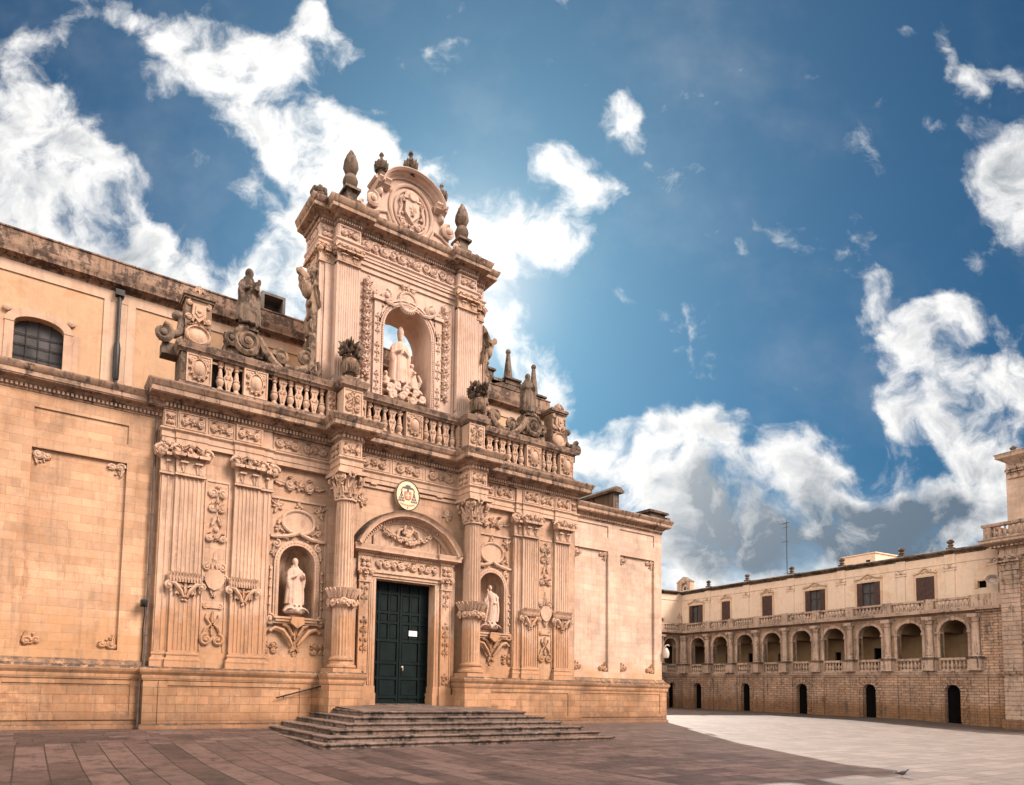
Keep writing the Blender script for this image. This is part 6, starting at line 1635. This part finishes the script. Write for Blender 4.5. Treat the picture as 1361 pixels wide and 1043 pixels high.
    for x, w, b0, b1, k in wins:
        X_ = ux(x); m = MB()
        for s_ in (-1, 1): a, b_ = sorted((s_ * w / 2, s_ * (w / 2 + .16))); m.fbox(G, X_ + a, X_ + b_, uz(b0), uz(b1), -.05, .06)
        m.fbox(G, X_ - w / 2 - .16, X_ + w / 2 + .16, uz(b1), uz(b1) + .14, -.05, .07)
        if k:
            for s_ in (-1, 1): m.tube([G(X_ + s_ * (w / 2 + .18), uz(b1) + .26, .06), G(X_ + s_ * w * .30, uz(b1) + .36, .09), G(X_ + s_ * .14, uz(b1) + .62, .09), G(X_, uz(b1) + .66, .08)], .06, 6); m.spiral(G, X_ + s_ * (w / 2 + .1), uz(b1) + .30, .12, 1.3, s_, PI / 2, .05, .03); m.leaf(G, X_ + s_ * .12, uz(b1) + .28, PI / 2 - s_ * .9, .38, .16, .08, .04)
            m.cluster(G, X_, uz(b1) + .42, .16, .1, 6, 2)
        f = obj('window', m, 'palace_carved', us, angle=30)
        g = MB(); g.fbox(wall(SB + .2), X_ - w / 2, X_ + w / 2, uz(b0), uz(b1), -.06, 0); obj('pane', g, 'curtain' if w > 1 else 'dark_room', f)
        if k:
            for s_ in (-1, 1):
                m = MB(); hw = .42 if w > 1.3 else w / 2 - .01; x_o = X_ + s_ * (w / 2); a, b_ = sorted((x_o, x_o - s_ * hw)); H = wall(SB - .01)
                m.fbox(H, a, b_, uz(b0), uz(b1), -.02, .04)
                for z in range(int((uz(b1) - uz(b0)) / .11)): m.fbox(H, a + .06, b_ - .06, uz(b0) + .06 + z * .11, uz(b0) + .12 + z * .11, .03, .055)
                obj('shutter', m, 'shutter_brown', f)
            if w > 1.3:
                m = MB(); m.fbox(wall(SB + .12), X_ - .03, X_ + .03, uz(b0), uz(b1), -.03, .02); m.fbox(wall(SB + .12), X_ - w / 2, X_ + w / 2, uz(9.6) - .02, uz(9.6) + .02, -.03, .02); obj('mullion', m, 'shutter_brown', f)
    for x in fins:
        m = MB(); X_, Y_ = ux(x) + .1, SB + .15; z = top + .36; m.box(X_ - .2, X_ + .2, Y_ - .2, Y_ + .2, z, z + .16); m.lathe(X_, Y_, z + .16, [(.10, 0), (.12, .06), (.20, .14), (.16, .22), (.10, .26), (.22, .36), (.23, .44), (.14, .54), (.03, .60)], 10); obj('roof_vase', m, 'black_stone', p)
    return p


ARC = [-.86, 1.76, 4.45, 7.16, 9.90, 12.60, 15.32, 18.04, 20.78]
PILS = [-2.35, .45, 3.10, 5.80, 8.52, 11.25, 13.96, 16.70, 19.42, 22.12]
PAL = palace('loggia_palace', 'long cream palace with an arched stone loggia and brown shutters across the square', (PX, PY, 0), PR, -2.8, 23.6, ARC, [-.95, 4.44, 9.82, 15.2, 20.6],
             [(-1.07, 1.72, 8.2, 10.33, 1), (2.46, .95, 8.2, 10.36, 1), (6.77, 1.0, 8.2, 10.36, 1), (11.13, 1.74, 8.2, 10.33, 1), (15.32, 1.74, 8.2, 10.39, 1), (19.17, 1.18, 8.2, 10.25, 1), (22.5, .5, 9.05, 9.52, 0)],
             [.23, 4.55, 8.9, 13.16, 17.5, 20.6, 23.0], PILS, True, [(-2.3, 1.3, 5.9), (.3, 1.1, 5.5), (2.9, 1.2, 5.5), (6.0, 1.2, 5.35), (10.9, .5, 5.3), (14.3, 1.1, 5.5), (18.2, .8, 5.5)])
# rusticated end pier of the loggia
m = MB(); m.holes(wall(-.10), 22.35, 23.7, 3.5, 7.4, [], .1); m.box(22.35, 23.7, -.10, .6, 3.5, 7.4); obj('end_pier', m, 'palace_stone', PAL)
m = MB(); m.box(22.2, 23.72, -.3, .5, 7.42, 8.62); obj('parapet_block', m, 'palace_trim', PAL)
# things on the palace roof
m = MB(); m.box(11.4, 14.0, 3.2, 7, 12.0, 13.3); m.box(11.3, 14.1, 3.1, 7.1, 13.3, 13.38); rr_ = obj('roof_room', m, 'plaster_cream', PAL); m = MB(); m.fbox(wall(3.19), 13.3, 13.6, 12.5, 12.8, -.02, .02); obj('vent_opening', m, 'dark_room', rr_)
m = MB(); m.prism(wall(4), [(1.1, 12.0), (3.9, 12.0), (3.9, 12.35), (1.9, 12.75), (1.2, 12.6)], -3, 0); obj('roof_shed', m, 'plaster_cream', PAL)


def pw(x, y, z):                                    # palace coordinates to the square
    c, s_ = math.cos(PR), math.sin(PR); return (PX + x * c - y * s_, PY + x * s_ + y * c, z)


an = thing('roof_antenna', 'tall thin television mast on the palace roof against grey cloud', 'antenna', pw(7.1, 2.2, 12.1), PR)
m = MB(); m.tube([(0, 0, 0), (0, 0, 5.3)], .032, 6); obj('mast', m, 'black_metal', an)
m = MB()
for z, l in ((5.1, .75), (4.7, .5), (3.4, .6), (.5, .4)): m.tube([(-l * .75, 0, z), (l * .35, 0, z)], .018, 5)
for k in range(5): m.tube([(-.5 + .18 * k, -.2, 5.1), (-.5 + .18 * k, .2, 5.1)], .012, 5)
obj('aerials', m, 'black_metal', an)
bg_ = thing('bell_gable', 'little stone bell gable with a hanging bell on the far palace roof', 'bell gable', pw(-5.0, 2.5, 12.2), PR)
m = MB(); m.holes(wall(0), -.9, .9, 0, 1.25, [(-.32, .32, .25, .85, True)], .6, back=True); m.prism(wall(0), [(-1.0, 1.25), (1.0, 1.25), (0, 1.85)], -.6, .05); m.box(-.9, -.88, 0, .6, 0, 1.25); m.box(.88, .9, 0, .6, 0, 1.25); obj('gable', m, 'palace_trim', bg_)
m = MB(); m.lathe(0, .3, .42, [(.22, 0), (.17, .1), (.14, .32), (.06, .4), (.0, .42)], 10); obj('bell', m, 'black_metal', bg_)
hs = thing('horn_loudspeaker', 'grey round horn loudspeaker on the palace wall beside the tower pilaster', 'loudspeaker', pw(23.25, -.45, 9.45), PR + R(25))
m = MB(); m.loft([[(r * math.cos(2 * PI * j / 16), y, r * .9 * math.sin(2 * PI * j / 16)) for j in range(16)] for r, y in ((.10, .4), (.14, .2), (.34, -.2), (.36, -.22), (.32, -.2), (.16, .1), (.05, .12))]); obj('horn', m, 'horn_grey', hs)
m = MB(); m.tube([(0, .4, 0), (0, .9, 0), (0, 1.5, -.05)], .05, 6); obj('bracket', m, 'black_metal', hs)

WX = pw(-2.8, 0, 0)
palace('palace_wing', 'far cream palace wing closing the square just beyond the church corner', WX, PR + PI / 2, -16.2, 0, [-1.75, -4.46, -7.2, -9.9, -12.6], [-1.5, -6.9, -12.3], [(-.6, .5, 8.2, 9.0, 0), (-3.3, 1.0, 8.2, 10.33, 1), (-7.2, 1.0, 8.2, 10.33, 1)], [-5.0, -9.2], [-.4, -3.1, -5.8, -8.55, -11.3, -14], None, [(-1.5, 1.0, 5.5)], True)
st = figure('pilgrim', 9); s9 = obj('terrace_statue', st, 'palace_trim', None, pw(-2.6, -.6, 8.55), PR + R(40), 180, sc=.62); mm = s9.modifiers.new('join', 'REMESH'); mm.mode = 'VOXEL'; mm.voxel_size = .04; mm.use_smooth_shade = True
tag(s9, 'tiny pale statue on the far corner of the palace terrace balustrade', 'statue')


# ---------------------------------------------------------------- corner tower at the right edge
def tower():
    t = thing('corner_tower', 'rusticated stone tower with a projecting balustraded balcony at the right edge of the square', 'tower', (PX, PY, 0), PR)
    x0, x1, y = 23.65, 32.0, -.30
    mb = MB(); mb.box(x0, x1, y, 7, -.4, 11.2); w = obj('tower_wall', mb, 'palace_stone', t); mb = MB(); mb.box(x0 + .25, x1, y + .5, 6.6, 11.2, 17.6); obj('upper_tower_wall', mb, 'wing_stone_pale', w)
    mb = MB(); F = wall(y)
    for a, b_ in ((x0, x0 + .98), (x0 + 1.9, x0 + 2.9)):
        mb = MB(); mb.fbox(F, a + .03, b_ - .03, -.3, 10, -.05, .09)
        for k in range(33): mb.fbox(F, a, b_, .05 + .30 * k, .05 + .30 * k + .26, -.05, .14)
        obj('rusticated_pilaster', mb, 'palace_trim', w)
    for xc in (x0 + .49, x0 + 2.4): obj('capital', cap_flat(Fr((xc, y - .12, 10.0)), 1.0, .85, .25, 3), 'palace_trim', w, angle=30)
    mb = MB(); mb.sweep([(x0, 3), (x0, y - .12), (x1, y - .12)], [(-.3, 10.86), (.04, 10.86), (.06, 11.0), (0, 11.02), (0, 11.3), (.06, 11.34), (.2, 11.45), (.5, 11.6), (.75, 11.78), (.75, 11.92), (.82, 11.98), (-.3, 12.0)]); obj('entablature', mb, 'palace_trim', w)
    mb = MB(); mb.dentils(wall(y - .12), x0 - .4, x1, 11.46, 11.6, .1, .42, .22); obj('corbels', mb, 'palace_trim', w)
    mb = MB(); pth = [(x0 - .55, 3), (x0 - .55, y - .68), (x1, y - .68)]; mb.sweep(pth, [(-.22, 11.96), (.03, 11.96), (.03, 12.14), (-.22, 12.14)]); mb.sweep(pth, [(-.24, 12.84), (.06, 12.84), (.10, 12.95), (.06, 13.04), (-.24, 13.04)])
    for xx in (x0 - .5, x0 + 1.9, x0 + 4.2): mb.box(xx - .05, xx + .35, y - .70, y - .42, 12.0, 13.0)
    b = obj('balcony_balustrade', mb, 'palace_trim', t)
    for k in range(16):
        x = x0 - .02 + .28 * k
        if abs(x - (x0 + 2.05)) > .3: obj('baluster', BAL, 'palace_trim', b, (x, y - .55, 12.12), sc=(1, 1, 1.18))
    for k in range(6): obj('baluster', BAL, 'palace_trim', b, (x0 - .42, y - .1 + .3 * k, 12.12), sc=(1, 1, 1.18))
    mb = MB(); mb.sweep([(x0 + .35, 3), (x0 + .35, y + .5), (x1, y + .5)], [(-.3, 16.7), (.06, 16.7), (.08, 16.82), (.0, 16.84), (.0, 17.1), (.08, 17.16), (.30, 17.34), (.46, 17.46), (.46, 17.62), (.54, 17.74), (.2, 17.86), (-.3, 17.9)]); obj('top_cornice', mb, 'palace_trim', w)
    k = cap_flat(Fr((x0 + .8, y + .45, 16.1)), .8, .6, .2, 4); obj('top_capital', k, 'palace_trim', w, angle=30)
    mb = MB(); mb.lathe(x0 + .6, y + .7, 17.88, [(.2, 0), (.12, .1), (.2, .25), (.05, .4)], 8); obj('top_vase', mb, 'black_stone', w)
    mb = MB(); mb.box(x0 - .15, x1, y - .2, 7, -.4, .35); mb.sweep([(x0 - .05, 2), (x0 - .05, y - .14), (x1, y - .14)], [(-.3, 3.12), (.03, 3.12), (.1, 3.25), (.12, 3.4), (-.3, 3.5)]); obj('socle', mb, 'palace_stone', w)


tower()

# ---------------------------------------------------------------- pigeon on the paving
bx, by = 5.05, -14.75
pg = thing('pigeon', 'dark grey pigeon walking on the sunlit paving at the lower right', 'pigeon', (bx, by, ground_z(bx, by)), R(-60))
pg.scale = (.72, .72, .72)
m = MB()
m.loft([[(x, w * math.cos(2 * PI * j / 14), z + h * math.sin(2 * PI * j / 14)) for j in range(14)] for x, z, w, h in ((-.17, .135, .012, .008), (-.13, .14, .03, .02), (-.08, .15, .055, .05), (0, .155, .07, .07), (.06, .17, .06, .068), (.10, .20, .042, .05), (.125, .235, .030, .034), (.145, .262, .030, .032), (.165, .272, .026, .026), (.182, .268, .012, .012))])
m.loft([[(.18, .008 * math.cos(t), .266 + .007 * math.sin(t)) for t in (0, 1.57, 3.14, 4.71)], [(.212, .002 * math.cos(t), .258 + .002 * math.sin(t)) for t in (0, 1.57, 3.14, 4.71)]])
m.loft([[(-.12, a * .03, .142 + b * .01) for a, b in ((-1, -1), (1, -1), (1, 1), (-1, 1))], [(-.26, a * .035, .115 + b * .006) for a, b in ((-1, -1), (1, -1), (1, 1), (-1, 1))]])
obj('body', m, 'pigeon_grey', pg, angle=180)
for s_ in (-1, 1):
    m = MB(); m.loft([[(x, s_ * (y0 + .006 * math.cos(2 * PI * j / 8)), z + h * math.sin(2 * PI * j / 8)) for j in range(8)] for x, y0, z, h in ((.05, .062, .17, .03), (0, .073, .165, .048), (-.08, .06, .155, .035), (-.19, .022, .135, .012))]); obj('wing', m, 'pigeon_grey', pg, angle=60)
    m = MB(); k = .03 * s_; m.tube([(k, s_ * .025, .10), (k * .6, s_ * .025, .05), (k * .9, s_ * .025, .006)], .006, 6)
    for a in (-.5, 0, .5, PI): m.tube([(k * .9, s_ * .025, .006), (k * .9 + .035 * math.cos(a), s_ * .025 + .035 * math.sin(a), .004)], .004, 5)
    obj('leg', m, 'pigeon_leg', pg)
